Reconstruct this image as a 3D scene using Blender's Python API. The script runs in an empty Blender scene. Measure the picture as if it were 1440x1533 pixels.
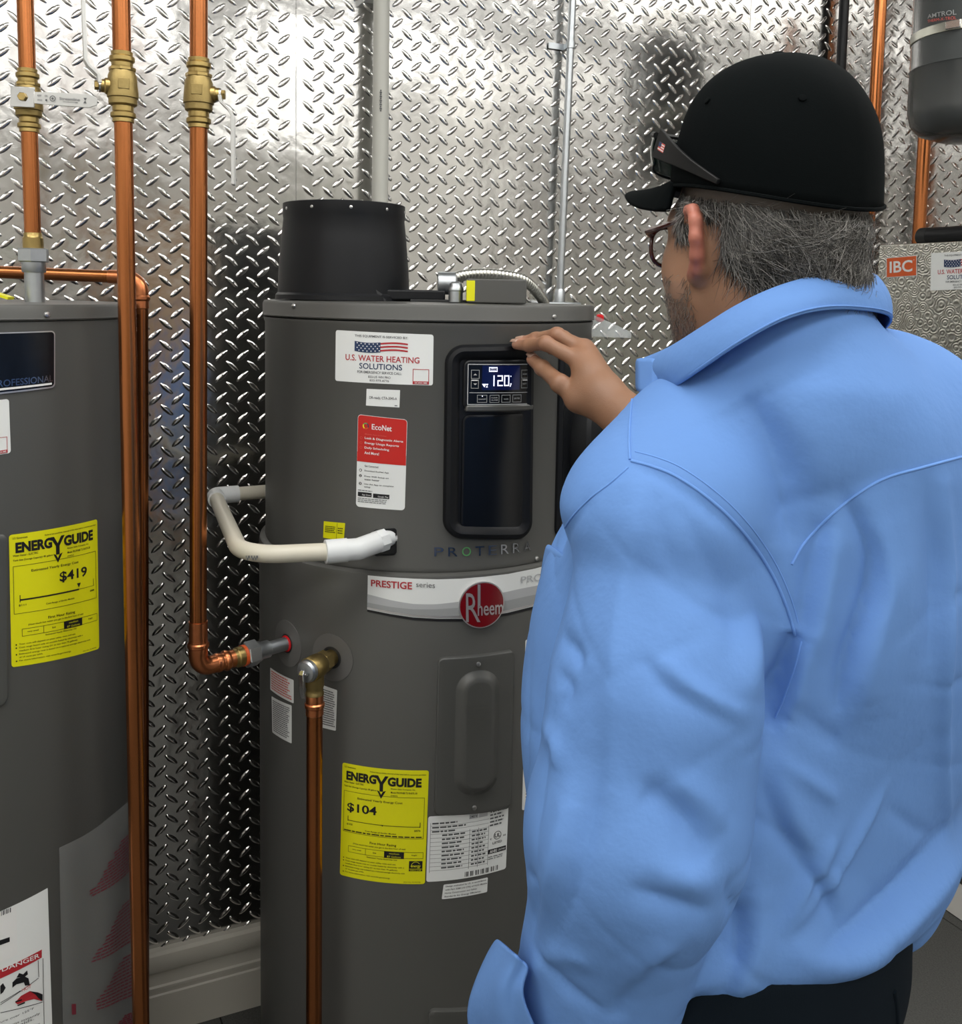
import bpy, bmesh, math, random
import numpy as np
from mathutils import Vector, Matrix

# ------------------------------------------------------------------ camera, world, light, exposure
random.seed(7)
RNG = np.random.default_rng(11)
CAMH, PITCH, ROLL, FPX, PPX, PPY = 1.65, math.radians(5.28), 0.018, 1440.0, 720.0, 573.0
scene = bpy.context.scene
COL = scene.collection
CAMP = np.array([0.0, 0.0, CAMH])
_R0 = np.array([1.0, 0, 0]); _U0 = np.array([0, math.sin(PITCH), math.cos(PITCH)]); _F0 = np.array([0, math.cos(PITCH), -math.sin(PITCH)])
_XC = math.cos(ROLL) * _R0 + math.sin(ROLL) * _U0
_YC = -math.sin(ROLL) * _R0 + math.cos(ROLL) * _U0
cam_data = bpy.data.cameras.new('camera')
cam = bpy.data.objects.new('camera', cam_data); COL.objects.link(cam)
cam.matrix_world = Matrix(((_XC[0], _YC[0], -_F0[0], CAMP[0]), (_XC[1], _YC[1], -_F0[1], CAMP[1]), (_XC[2], _YC[2], -_F0[2], CAMP[2]), (0, 0, 0, 1)))
cam_data.sensor_fit = 'HORIZONTAL'; cam_data.sensor_width = 36.0; cam_data.lens = 36.0 * FPX / 1440.0
cam_data.shift_y = -(766.5 - PPY) / 1440.0
cam_data.clip_start = 0.02
scene.camera = cam

world = bpy.data.worlds.new('world'); scene.world = world
world.use_nodes = True
world.node_tree.nodes['Background'].inputs[0].default_value = (0.8, 0.85, 0.9, 1)
world.node_tree.nodes['Background'].inputs[1].default_value = 0.05
scene.view_settings.view_transform = 'Standard'; scene.view_settings.look = 'None'
scene.view_settings.gamma = 1.0; scene.view_settings.use_curve_mapping = False
scene.view_settings.exposure = 0.0
LAMP = 7.6          # emission of the ceiling tubes

# ------------------------------------------------------------------ pixel -> ray helpers
def ray(px, py):
    a = (px - PPX) / FPX; b = -(py - PPY) / FPX
    d = a * _XC + b * _YC + _F0
    return d / np.linalg.norm(d)
def at_depth(px, py, y):
    d = ray(px, py); return CAMP + d * (y / d[1])
def at_z(px, py, z):
    d = ray(px, py); return CAMP + d * ((z - CAMH) / d[2])
def project(P):
    v = np.asarray(P, float) - CAMP
    zc = v @ _F0
    return PPX + FPX * (v @ _XC) / zc, PPY - FPX * (v @ _YC) / zc, zc

class Cyl:
    def __init__(s, cx, cy, r): s.cx, s.cy, s.r = cx, cy, r
    def hit(s, px, py):
        d = ray(px, py); ox, oy = -s.cx, -s.cy
        a = d[0]**2 + d[1]**2; b = 2 * (ox * d[0] + oy * d[1]); c = ox * ox + oy * oy - s.r**2
        disc = b * b - 4 * a * c
        t = (-b - math.sqrt(max(disc, 0))) / (2 * a)
        P = CAMP + d * t
        return math.atan2(P[0] - s.cx, -(P[1] - s.cy)), P[2]      # phi = 0 faces -Y, grows towards +X
    def pt(s, a, b, off=0.0):
        r = s.r + off
        return (s.cx + r * math.sin(a), s.cy - r * math.cos(a), b)
    def scale(s): return s.r
    def normal(s, a): return np.array([math.sin(a), -math.cos(a), 0.0])
class Plane:
    def __init__(s, o, e, n): s.o, s.e, s.n = np.array(o, float), np.array(e, float), np.array(n, float)
    def hit(s, px, py):
        d = ray(px, py); t = ((s.o - CAMP) @ s.n) / (d @ s.n); P = CAMP + d * t
        return (P - s.o) @ s.e, P[2]
    def pt(s, a, b, off=0.0):
        P = s.o + s.e * a + s.n * off; return (P[0], P[1], b)
    def scale(s): return 1.0

# ------------------------------------------------------------------ materials
MATS = {}
def mat(name, color=(0.5, 0.5, 0.5), rough=0.5, metal=0.0, spec=0.5, bump=None, var=None, emit=None, trans=0.0, alpha=1.0, coat=0.0, sub=0.0, aniso=0.0, attr=None, sheen=0.0):
    m = bpy.data.materials.new(name); m.use_nodes = True; MATS[name] = m
    nt = m.node_tree; b = nt.nodes['Principled BSDF']
    def I(k): return b.inputs[k]
    col = (*color, 1.0)
    I('Base Color').default_value = col; I('Roughness').default_value = rough; I('Metallic').default_value = metal
    I('Specular IOR Level').default_value = spec; I('Transmission Weight').default_value = trans; I('Alpha').default_value = alpha
    I('Coat Weight').default_value = coat; I('Sheen Weight').default_value = sheen
    if sub: I('Subsurface Weight').default_value = sub; I('Subsurface Radius').default_value = (0.012, 0.005, 0.003); I('Subsurface Scale').default_value = 0.6
    if aniso: I('Anisotropic').default_value = aniso
    tc = nt.nodes.new('ShaderNodeTexCoord')
    src = None
    if attr:
        at = nt.nodes.new('ShaderNodeAttribute'); at.attribute_name = attr; src = at.outputs['Color']
        nt.links.new(src, I('Base Color'))
    if var:                                  # (scale, amount, second colour)
        sc, amt, c2 = var[:3]
        n = nt.nodes.new('ShaderNodeTexNoise'); n.inputs['Scale'].default_value = sc; n.inputs['Detail'].default_value = 6
        if len(var) > 3:
            mp = nt.nodes.new('ShaderNodeMapping'); mp.inputs['Scale'].default_value = var[3]
            nt.links.new(tc.outputs['Object'], mp.inputs[0]); nt.links.new(mp.outputs[0], n.inputs['Vector'])
        else: nt.links.new(tc.outputs['Object'], n.inputs['Vector'])
        rp = nt.nodes.new('ShaderNodeValToRGB'); rp.color_ramp.elements[0].position = 0.5 - 0.22; rp.color_ramp.elements[1].position = 0.5 + 0.22
        rp.color_ramp.elements[0].color = (0, 0, 0, 1); rp.color_ramp.elements[1].color = (amt, amt, amt, 1)
        nt.links.new(n.outputs['Fac'], rp.inputs[0])
        mx = nt.nodes.new('ShaderNodeMix'); mx.data_type = 'RGBA'
        mx.inputs[6].default_value = col; mx.inputs[7].default_value = (*c2, 1)
        if src is not None: nt.links.new(src, mx.inputs[6])
        nt.links.new(rp.outputs[0], mx.inputs[0]); nt.links.new(mx.outputs[2], I('Base Color'))
    if bump:                                 # list of (scale, strength, distance[, mapping scale])
        prev = None
        for bp in bump:
            n = nt.nodes.new('ShaderNodeTexNoise'); n.inputs['Scale'].default_value = bp[0]; n.inputs['Detail'].default_value = 4
            if len(bp) > 3:
                mp = nt.nodes.new('ShaderNodeMapping'); mp.inputs['Scale'].default_value = bp[3]
                nt.links.new(tc.outputs['Object'], mp.inputs[0]); nt.links.new(mp.outputs[0], n.inputs['Vector'])
            else: nt.links.new(tc.outputs['Object'], n.inputs['Vector'])
            bn = nt.nodes.new('ShaderNodeBump'); bn.inputs['Strength'].default_value = bp[1]; bn.inputs['Distance'].default_value = bp[2]
            nt.links.new(n.outputs['Fac'], bn.inputs['Height'])
            if prev is not None: nt.links.new(prev, bn.inputs['Normal'])
            prev = bn.outputs[0]
        nt.links.new(prev, I('Normal'))
    if emit:
        I('Emission Color').default_value = (*emit[0], 1); I('Emission Strength').default_value = emit[1]
    return m

mat('plate', (0.54, 0.535, 0.52), 0.16, 1.0, bump=[(5.0, 0.25, 0.02), (260, 0.05, 0.001)])
mat('lug', (0.78, 0.77, 0.76), 0.20, 1.0)
mat('wall_paint', (0.80, 0.785, 0.75), 0.6)
mat('ceiling_tile', (0.72, 0.72, 0.70), 0.8)
mat('baseboard_paint', (0.62, 0.59, 0.52), 0.45, var=(4, 0.25, (0.5, 0.47, 0.40)))
mat('floor_rubber', (0.055, 0.055, 0.052), 0.75, var=(260, 0.35, (0.2, 0.2, 0.19)), bump=[(180, 0.3, 0.002)])
mat('grout', (0.012, 0.012, 0.012), 0.9)
mat('heater_paint', (0.083, 0.083, 0.078), 0.42, 0.0, spec=0.42, bump=[(350, 0.06, 0.001)], var=(2.2, 0.25, (0.07, 0.07, 0.066)))
mat('heater_panel', (0.072, 0.073, 0.069), 0.33, bump=[(350, 0.05, 0.001)])
mat('ring_grey', (0.115, 0.113, 0.108), 0.5)
mat('copper', (0.52, 0.185, 0.062), 0.27, 1.0, var=(9, 0.8, (0.27, 0.10, 0.04), (1, 1, 0.22)), bump=[(60, 0.05, 0.002, (1, 1, 0.06))])
mat('copper_fitting', (0.70, 0.25, 0.105), 0.3, 1.0, var=(60, 0.5, (0.45, 0.15, 0.06)))
mat('brass', (0.46, 0.34, 0.13), 0.36, 1.0, var=(40, 0.6, (0.30, 0.215, 0.085)), bump=[(150, 0.15, 0.001)])
mat('cast_brass', (0.38, 0.285, 0.115), 0.5, 1.0, var=(50, 0.6, (0.24, 0.18, 0.075)), bump=[(300, 0.35, 0.001)])
mat('galvanized', (0.52, 0.55, 0.57), 0.38, 1.0, var=(50, 0.5, (0.40, 0.43, 0.46)), bump=[(80, 0.12, 0.001)])
mat('chrome', (0.72, 0.73, 0.74), 0.16, 1.0)
mat('white_lever', (0.60, 0.60, 0.58), 0.35)
mat('pvc', (0.62, 0.59, 0.49), 0.38, var=(9, 0.5, (0.56, 0.52, 0.42)))
mat('pvc_white', (0.70, 0.72, 0.72), 0.35)
mat('pvc_grey', (0.50, 0.50, 0.46), 0.4)
mat('black_plastic', (0.006, 0.0068, 0.0085), 0.42, spec=0.28, bump=[(220, 0.08, 0.001)])
mat('black_gloss', (0.004, 0.005, 0.007), 0.22, spec=0.4)
mat('black_matte', (0.013, 0.014, 0.015), 0.55)
mat('screw', (0.6, 0.6, 0.6), 0.3, 1.0)
mat('paper_white', (0.74, 0.76, 0.75), 0.45)
mat('paper_grey', (0.50, 0.52, 0.52), 0.45)
mat('label_yellow', (0.72, 0.70, 0.004), 0.4)
mat('ink_black', (0.006, 0.006, 0.008), 0.5)
mat('ink_grey', (0.10, 0.105, 0.11), 0.5)
mat('ink_lightgrey', (0.42, 0.43, 0.44), 0.5)
mat('ink_midgrey', (0.30, 0.31, 0.31), 0.45)
mat('ink_red', (0.42, 0.022, 0.03), 0.45)
mat('ink_bright_red', (0.52, 0.012, 0.008), 0.4)
mat('ink_orange', (0.62, 0.10, 0.02), 0.4)
mat('ink_navy', (0.012, 0.035, 0.10), 0.45)
mat('ink_white', (0.75, 0.75, 0.74), 0.45)
mat('ink_pale_red', (0.62, 0.10, 0.08), 0.45)
mat('emblem_red', (0.16, 0.004, 0.008), 0.22, coat=0.5)
mat('chrome_letter', (0.34, 0.36, 0.40), 0.2, 1.0)
mat('silver_trim', (0.62, 0.60, 0.60), 0.3, 0.7)
mat('lcd', (0.002, 0.004, 0.022), 0.15, emit=((0.004, 0.01, 0.075), 0.35))
mat('lcd_white', (0.8, 0.8, 0.9), 0.3, emit=((0.78, 0.82, 1.0), 1.1))
mat('lcd_dim', (0.5, 0.5, 0.55), 0.3, emit=((0.7, 0.72, 0.8), 0.10))
mat('clear_bag', (0.75, 0.78, 0.77), 0.12, trans=0.0, alpha=0.07, spec=0.6)
mat('clear_plastic', (0.80, 0.84, 0.84), 0.12, alpha=0.28)
mat('bag_red', (0.16, 0.02, 0.035), 0.5)
mat('flex_steel', (0.62, 0.62, 0.58), 0.3, 1.0)
mat('red_plastic', (0.55, 0.01, 0.015), 0.35)
mat('tank_grey', (0.055, 0.06, 0.06), 0.24, coat=0.3)
mat('boiler_steel', (0.56, 0.55, 0.50), 0.30, 1.0)
mat('strap_steel', (0.5, 0.5, 0.44), 0.3, 1.0)
mat('carton', (0.36, 0.20, 0.085), 0.75)
mat('carton_white', (0.6, 0.6, 0.58), 0.7)
mat('carton_green', (0.08, 0.30, 0.10), 0.6)
mat('shelf_steel', (0.10, 0.12, 0.16), 0.4)
mat('lamp_diffuser', (0.9, 0.9, 0.9), 0.4, emit=((1.0, 0.985, 0.95), LAMP))
mat('lamp_housing', (0.7, 0.7, 0.7), 0.4)

# swirl-finished steel of the boiler jacket: procedural machine-turned arcs in the roughness and bump
def _swirl():
    nt = MATS['boiler_steel'].node_tree; b = nt.nodes['Principled BSDF']
    tc = nt.nodes.new('ShaderNodeTexCoord')
    v = nt.nodes.new('ShaderNodeTexVoronoi'); v.inputs['Scale'].default_value = 42
    w = nt.nodes.new('ShaderNodeMath'); w.operation = 'SINE'
    mul = nt.nodes.new('ShaderNodeMath'); mul.operation = 'MULTIPLY'; mul.inputs[1].default_value = 30
    bn = nt.nodes.new('ShaderNodeBump'); bn.inputs['Strength'].default_value = 0.25; bn.inputs['Distance'].default_value = 0.002
    nt.links.new(tc.outputs['Object'], v.inputs['Vector']); nt.links.new(v.outputs['Distance'], mul.inputs[0])
    nt.links.new(mul.outputs[0], w.inputs[0]); nt.links.new(w.outputs[0], bn.inputs['Height']); nt.links.new(bn.outputs[0], b.inputs['Normal'])
_swirl()

# ------------------------------------------------------------------ object helpers
def tag(o, label=None, cat=None, group=None, kind=None):
    if label: o['label'] = label
    if cat: o['category'] = cat
    if group: o['group'] = group
    if kind: o['kind'] = kind
    return o
def empty(name, loc, label=None, cat=None, group=None, kind=None):
    o = bpy.data.objects.new(name, None); COL.objects.link(o); o.location = loc; o.empty_display_size = 0.05
    return tag(o, label, cat, group, kind)
def world_of(o):
    M = Matrix.Identity(4)
    while o is not None: M = (o.matrix_parent_inverse @ o.matrix_basis if o.parent else o.matrix_basis) @ M; o = o.parent
    return M
def adopt(o, parent):
    o.parent = parent; o.matrix_parent_inverse = world_of(parent).inverted()
    return o
def obj(name, verts, faces, material, parent=None, smooth=True, angle=40, label=None):
    me = bpy.data.meshes.new(name); me.from_pydata([tuple(map(float, v)) for v in verts], [], [tuple(int(i) for i in f) for f in faces]); me.update()
    return link(name, me, material, parent, smooth, angle, label)
def link(name, me, material, parent=None, smooth=True, angle=40, label=None):
    o = bpy.data.objects.new(name, me); COL.objects.link(o)
    if material: me.materials.append(MATS[material] if isinstance(material, str) else material)
    if smooth:
        me.shade_smooth()
        if angle < 180: me.set_sharp_from_angle(angle=math.radians(angle))
    if parent is not None: adopt(o, parent)
    if label: o['label'] = label
    return o
def npmesh(name, V, Fq):
    """mesh from numpy arrays: V (n,3), Fq (m,k)"""
    me = bpy.data.meshes.new(name)
    V = np.asarray(V, np.float32); Fq = np.asarray(Fq, np.int32); m, k = Fq.shape
    me.vertices.add(len(V)); me.vertices.foreach_set('co', V.ravel())
    me.loops.add(m * k); me.loops.foreach_set('vertex_index', Fq.ravel())
    me.polygons.add(m); me.polygons.foreach_set('loop_start', np.arange(0, m * k, k, dtype=np.int32))
    me.update(calc_edges=True); me.validate()
    return me

class MB:
    def __init__(s): s.v, s.f = [], []
    def add(s, v, f):
        n = len(s.v); s.v += [tuple(p) for p in v]; s.f += [tuple(i + n for i in q) for q in f]; return s
    def box(s, c, size, M=None):
        x, y, z = [k / 2 for k in size]
        p = [(sx * x, sy * y, sz * z) for sx in (-1, 1) for sy in (-1, 1) for sz in (-1, 1)]
        if M is not None: p = [tuple(M @ Vector(q)) for q in p]
        p = [(q[0] + c[0], q[1] + c[1], q[2] + c[2]) for q in p]
        return s.add(p, [(0, 1, 3, 2), (4, 6, 7, 5), (0, 4, 5, 1), (2, 3, 7, 6), (0, 2, 6, 4), (1, 5, 7, 3)])
    def lathe(s, prof, o=(0, 0, 0), axis=(0, 0, 1), n=32, caps=True, twist=0.0):
        """prof: list of (radius, distance along axis)"""
        A = Vector(axis).normalized(); X = A.orthogonal().normalized() if abs(A.z) < 0.999 else Vector((1, 0, 0)); Y = A.cross(X)
        O = Vector(o); v = []; f = []
        for (r, h) in prof:
            for k in range(n):
                t = twist + 2 * math.pi * k / n
                v.append(O + A * h + (X * math.cos(t) + Y * math.sin(t)) * r)
        for i in range(len(prof) - 1):
            for k in range(n):
                a, b = i * n + k, i * n + (k + 1) % n
                f.append((a, b, b + n, a + n))
        if caps:
            f.append(tuple(range(n))[::-1]); f.append(tuple((len(prof) - 1) * n + k for k in range(n)))
        return s.add(v, f)
    def tube(s, pts, r, n=14, caps=True):
        P = [Vector(p) for p in pts]; R = r if hasattr(r, '__len__') else [r] * len(P)
        v = []; f = []; X = None
        for i, p in enumerate(P):
            T = (P[min(i + 1, len(P) - 1)] - P[max(i - 1, 0)]).normalized()
            X = (T.orthogonal() if X is None else (X - T * X.dot(T))).normalized(); Y = T.cross(X)
            for k in range(n):
                t = 2 * math.pi * k / n; v.append(p + (X * math.cos(t) + Y * math.sin(t)) * R[i])
        for i in range(len(P) - 1):
            for k in range(n):
                a, b = i * n + k, i * n + (k + 1) % n; f.append((a, b, b + n, a + n))
        if caps: f.append(tuple(range(n))[::-1]); f.append(tuple((len(P) - 1) * n + k for k in range(n)))
        return s.add(v, f)
    def build(s, name, material, parent=None, angle=40, bevel=0.0, label=None, smooth=True):
        o = obj(name, s.v, s.f, material, parent, smooth, angle, label)
        if bevel:
            b = o.modifiers.new('bevel', 'BEVEL'); b.width = bevel; b.segments = 2; b.limit_method = 'ANGLE'; b.angle_limit = math.radians(50)
        return o
def arc_pts(p0, p1, p2, rad, n=8):
    """polyline p0 -> p1 -> p2 with the corner at p1 rounded"""
    p0, p1, p2 = map(Vector, (p0, p1, p2)); a = (p0 - p1).normalized(); b = (p2 - p1).normalized()
    half = a.angle(b) / 2; d = rad / math.tan(half)
    c = p1 + (a + b).normalized() * (rad / math.sin(half)); s0, s1 = p1 + a * d, p1 + b * d
    u, w = s0 - c, s1 - c; ang = u.angle(w); ax = u.cross(w).normalized()
    return [p0] + [c + Matrix.Rotation(ang * k / n, 3, ax) @ u for k in range(n + 1)] + [p2]

# ------------------------------------------------------------------ patches and print on a surface
class Patch:
    """a four-cornered area on a surface, corners given as pixels tl, tr, br, bl"""
    def __init__(s, surf, tl, tr, br, bl):
        s.surf = surf; s.c = [np.array(surf.hit(*p)) for p in (tl, tr, br, bl)]
        s.w = abs(s.c[1][0] - s.c[0][0]) * surf.scale(); s.h = abs(s.c[3][1] - s.c[0][1])
    def ab(s, u, t):
        return (s.c[0] * (1 - u) + s.c[1] * u) * (1 - t) + (s.c[3] * (1 - u) + s.c[2] * u) * t
    def pt(s, u, t, off=0.0):
        a = s.ab(u, t); return s.surf.pt(a[0], a[1], off)
    def uv(s, px, py):
        """pixel -> local coordinates of the patch (approximate inverse)"""
        q = np.array(s.surf.hit(px, py)); u = t = 0.5
        for _ in range(6):
            e = 1e-3; p = s.ab(u, t); J = np.column_stack([(s.ab(u + e, t) - p) / e, (s.ab(u, t + e) - p) / e])
            du, dt = np.linalg.solve(J, q - p); u += du; t += dt
        return u, t
def rr_cols(w, h, r, n=24):
    """columns (u, t0, t1) of a rounded rectangle w x h with corner radius r, in unit coordinates"""
    us = set(np.linspace(0, 1, n + 1).tolist()); rr = min(r / w, 0.5) if w else 0
    if r > 0:
        for k in range(7):
            a = rr * (1 - math.cos(k / 6 * math.pi / 2)); us.add(a); us.add(1 - a)
    out = []
    for u in sorted(us):
        x = min(u, 1 - u) * w
        dy = r - math.sqrt(max(r * r - (r - x)**2, 0)) if x < r else 0
        out.append((u, dy / h, 1 - dy / h))
    return out
def sheet(P, r=0.004, off=0.0006, n=24, u0=0, t0=0, u1=1, t1=1, rows=1):
    w, h = P.w * (u1 - u0), P.h * (t1 - t0); v = []; f = []
    cols = rr_cols(w, h, r, n)
    for (u, a, b) in cols:
        for j in range(rows + 1):
            t = a + (b - a) * j / rows
            v.append(P.pt(u0 + u * (u1 - u0), t0 + t * (t1 - t0), off))
    m = rows + 1
    for i in range(len(cols) - 1):
        for j in range(rows): f.append((i * m + j, i * m + j + 1, (i + 1) * m + j + 1, (i + 1) * m + j))
    return v, f
def rr_ring(w, h, r, inset, n=8):
    """closed outline (unit coordinates) of the rounded rectangle shrunk by inset metres"""
    r = max(r - inset, 1e-4); W, H = w - 2 * inset, h - 2 * inset; r = min(r, W / 2, H / 2); pts = []
    for cx, cy, a0 in ((W - r, r, -90), (W - r, H - r, 0), (r, H - r, 90), (r, r, 180)):
        for k in range(n + 1):
            a = math.radians(a0 + 90 * k / n); pts.append(((inset + cx + r * math.cos(a)) / w, (inset + cy + r * math.sin(a)) / h))
    out = []
    for i in range(len(pts)):                     # subdivide long runs so that they follow the curved jacket
        p, q = pts[i], pts[(i + 1) % len(pts)]; k = max(1, int(math.hypot((q[0] - p[0]) * w, (q[1] - p[1]) * h) / 0.012) if abs(q[0] - p[0]) * w > 0.02 else 1)
        for j in range(k): out.append((p[0] + (q[0] - p[0]) * j / k, p[1] + (q[1] - p[1]) * j / k))
    return out
def plate_on(P, r, rings, name, material, parent, n=24, label=None, cap=True):
    """raised plate: rings = [(inset, offset), ...] outside to inside, closed by a curved cap at the last ring"""
    mb = MB(); base = rr_ring(P.w, P.h, r, 0); prev = None
    for (ins, off) in rings:
        # same number of points on each ring: take the base outline and move it in
        ring = []
        for (u, t) in base:
            x, y = u * P.w, t * P.h
            cx = min(max(x, r), P.w - r); cy = min(max(y, r), P.h - r)
            d = math.hypot(x - cx, y - cy)
            if d > 1e-9: k = max(d - ins, 0) / d; xx, yy = cx + (x - cx) * k, cy + (y - cy) * k
            else: xx, yy = x, y
            if ins > r:
                xx = min(max(xx, ins), P.w - ins); yy = min(max(yy, ins), P.h - ins)
            ring.append(P.pt(xx / P.w, yy / P.h, off))
        m = len(ring); i0 = len(mb.v); mb.v += ring
        if prev is not None:
            for k in range(m): mb.f.append((prev + k, prev + (k + 1) % m, i0 + (k + 1) % m, i0 + k))
        prev = i0
    if cap:
        ins, off = rings[-1]
        v, f = sheet(P, max(r - ins, 1e-4), off, n, ins / P.w, ins / P.h, 1 - ins / P.w, 1 - ins / P.h); mb.add(v, f)
    return mb.build(name, material, parent, 30, label=label)

_TXT = {}
def text_geo(s, bold=0.0):
    key = (s, bold)
    if key in _TXT: return _TXT[key]
    c = bpy.data.curves.new('t', 'FONT'); c.body = s; c.resolution_u = 3; c.fill_mode = 'FRONT'; c.offset = bold
    o = bpy.data.objects.new('t', c); COL.objects.link(o)
    dg = bpy.context.evaluated_depsgraph_get(); me = bpy.data.meshes.new_from_object(o.evaluated_get(dg))
    V = np.array([v.co[:2] for v in me.vertices]); F = [tuple(p.vertices) for p in me.polygons]
    bpy.data.objects.remove(o); bpy.data.curves.remove(c); bpy.data.meshes.remove(me)
    mn, mx = V.min(0), V.max(0); V = (V - mn) / np.maximum(mx - mn, 1e-6)
    _TXT[key] = (V, F); return V, F
class Print:
    """collects marks printed on a patch, one mesh per ink"""
    def __init__(s, P, off=0.0011): s.P, s.off, s.inks = P, off, {}
    def _mb(s, ink): return s.inks.setdefault(ink, MB())
    def text(s, body, u0, t0, u1, t1, ink='ink_black', bold=0.012, lift=0.0, skew=0.0):
        V, F = text_geo(body, bold)
        s._mb(ink).add([s.P.pt(u0 + (u1 - u0) * x, t1 + (t0 - t1) * y + skew * x, s.off + lift) for x, y in V], F); return s
    def rect(s, u0, t0, u1, t1, ink='ink_black', lift=0.0, skew=0.0):
        n = max(1, int(abs(u1 - u0) * s.P.w / 0.012)); v = []; f = []
        for i in range(n + 1):
            k = i / n; u = u0 + (u1 - u0) * k; v += [s.P.pt(u, t0 + skew * k, s.off + lift), s.P.pt(u, t1 + skew * k, s.off + lift)]
        for i in range(n): f.append((2 * i, 2 * i + 1, 2 * i + 3, 2 * i + 2))
        s._mb(ink).add(v, f); return s
    def frame(s, u0, t0, u1, t1, w=0.006, ink='ink_black', lift=0.0):
        wt = w * s.P.w / s.P.h
        s.rect(u0, t0, u1, t0 + wt, ink, lift); s.rect(u0, t1 - wt, u1, t1, ink, lift); s.rect(u0, t0, u0 + w, t1, ink, lift); s.rect(u1 - w, t0, u1, t1, ink, lift); return s
    def poly(s, pts, ink='ink_black', lift=0.0):
        s._mb(ink).add([s.P.pt(u, t, s.off + lift) for u, t in pts], [tuple(range(len(pts)))]); return s
    def disc(s, u, t, r, ink='ink_black', lift=0.0, r2=None, n=24, a0=0, a1=360):
        ru, rt = r / s.P.w, r / s.P.h; v = []; f = []
        for k in range(n + 1):
            a = math.radians(a0 + (a1 - a0) * k / n); q = 0 if r2 is None else r2 / r
            v += [s.P.pt(u + ru * math.cos(a), t + rt * math.sin(a), s.off + lift), s.P.pt(u + ru * q * math.cos(a), t + rt * q * math.sin(a), s.off + lift)]
        for k in range(n): f.append((2 * k, 2 * k + 1, 2 * k + 3, 2 * k + 2))
        s._mb(ink).add(v, f); return s
    def lines(s, u0, t0, u1, t1, n, ink='ink_black', fill=0.5, ragged=0.25, seed=0, skew=0.0):
        """fine print too small to read: rows of short word-length strokes"""
        rg = random.Random(seed)
        dt = (t1 - t0) / n
        for i in range(n):
            u = u0; end = u1 - rg.random() * ragged * (u1 - u0)
            while u < end:
                w = (0.03 + 0.06 * rg.random()) * (u1 - u0) / max(u1 - u0, 0.3)
                s.rect(u, t0 + dt * i, min(u + w, end), t0 + dt * (i + fill), ink, 0, 0); u += w + 0.012
        return s
    def build(s, parent, name='print'):
        for ink, mb in s.inks.items(): mb.build(name, ink, parent, smooth=False)['kind'] = 'stuff'

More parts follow.
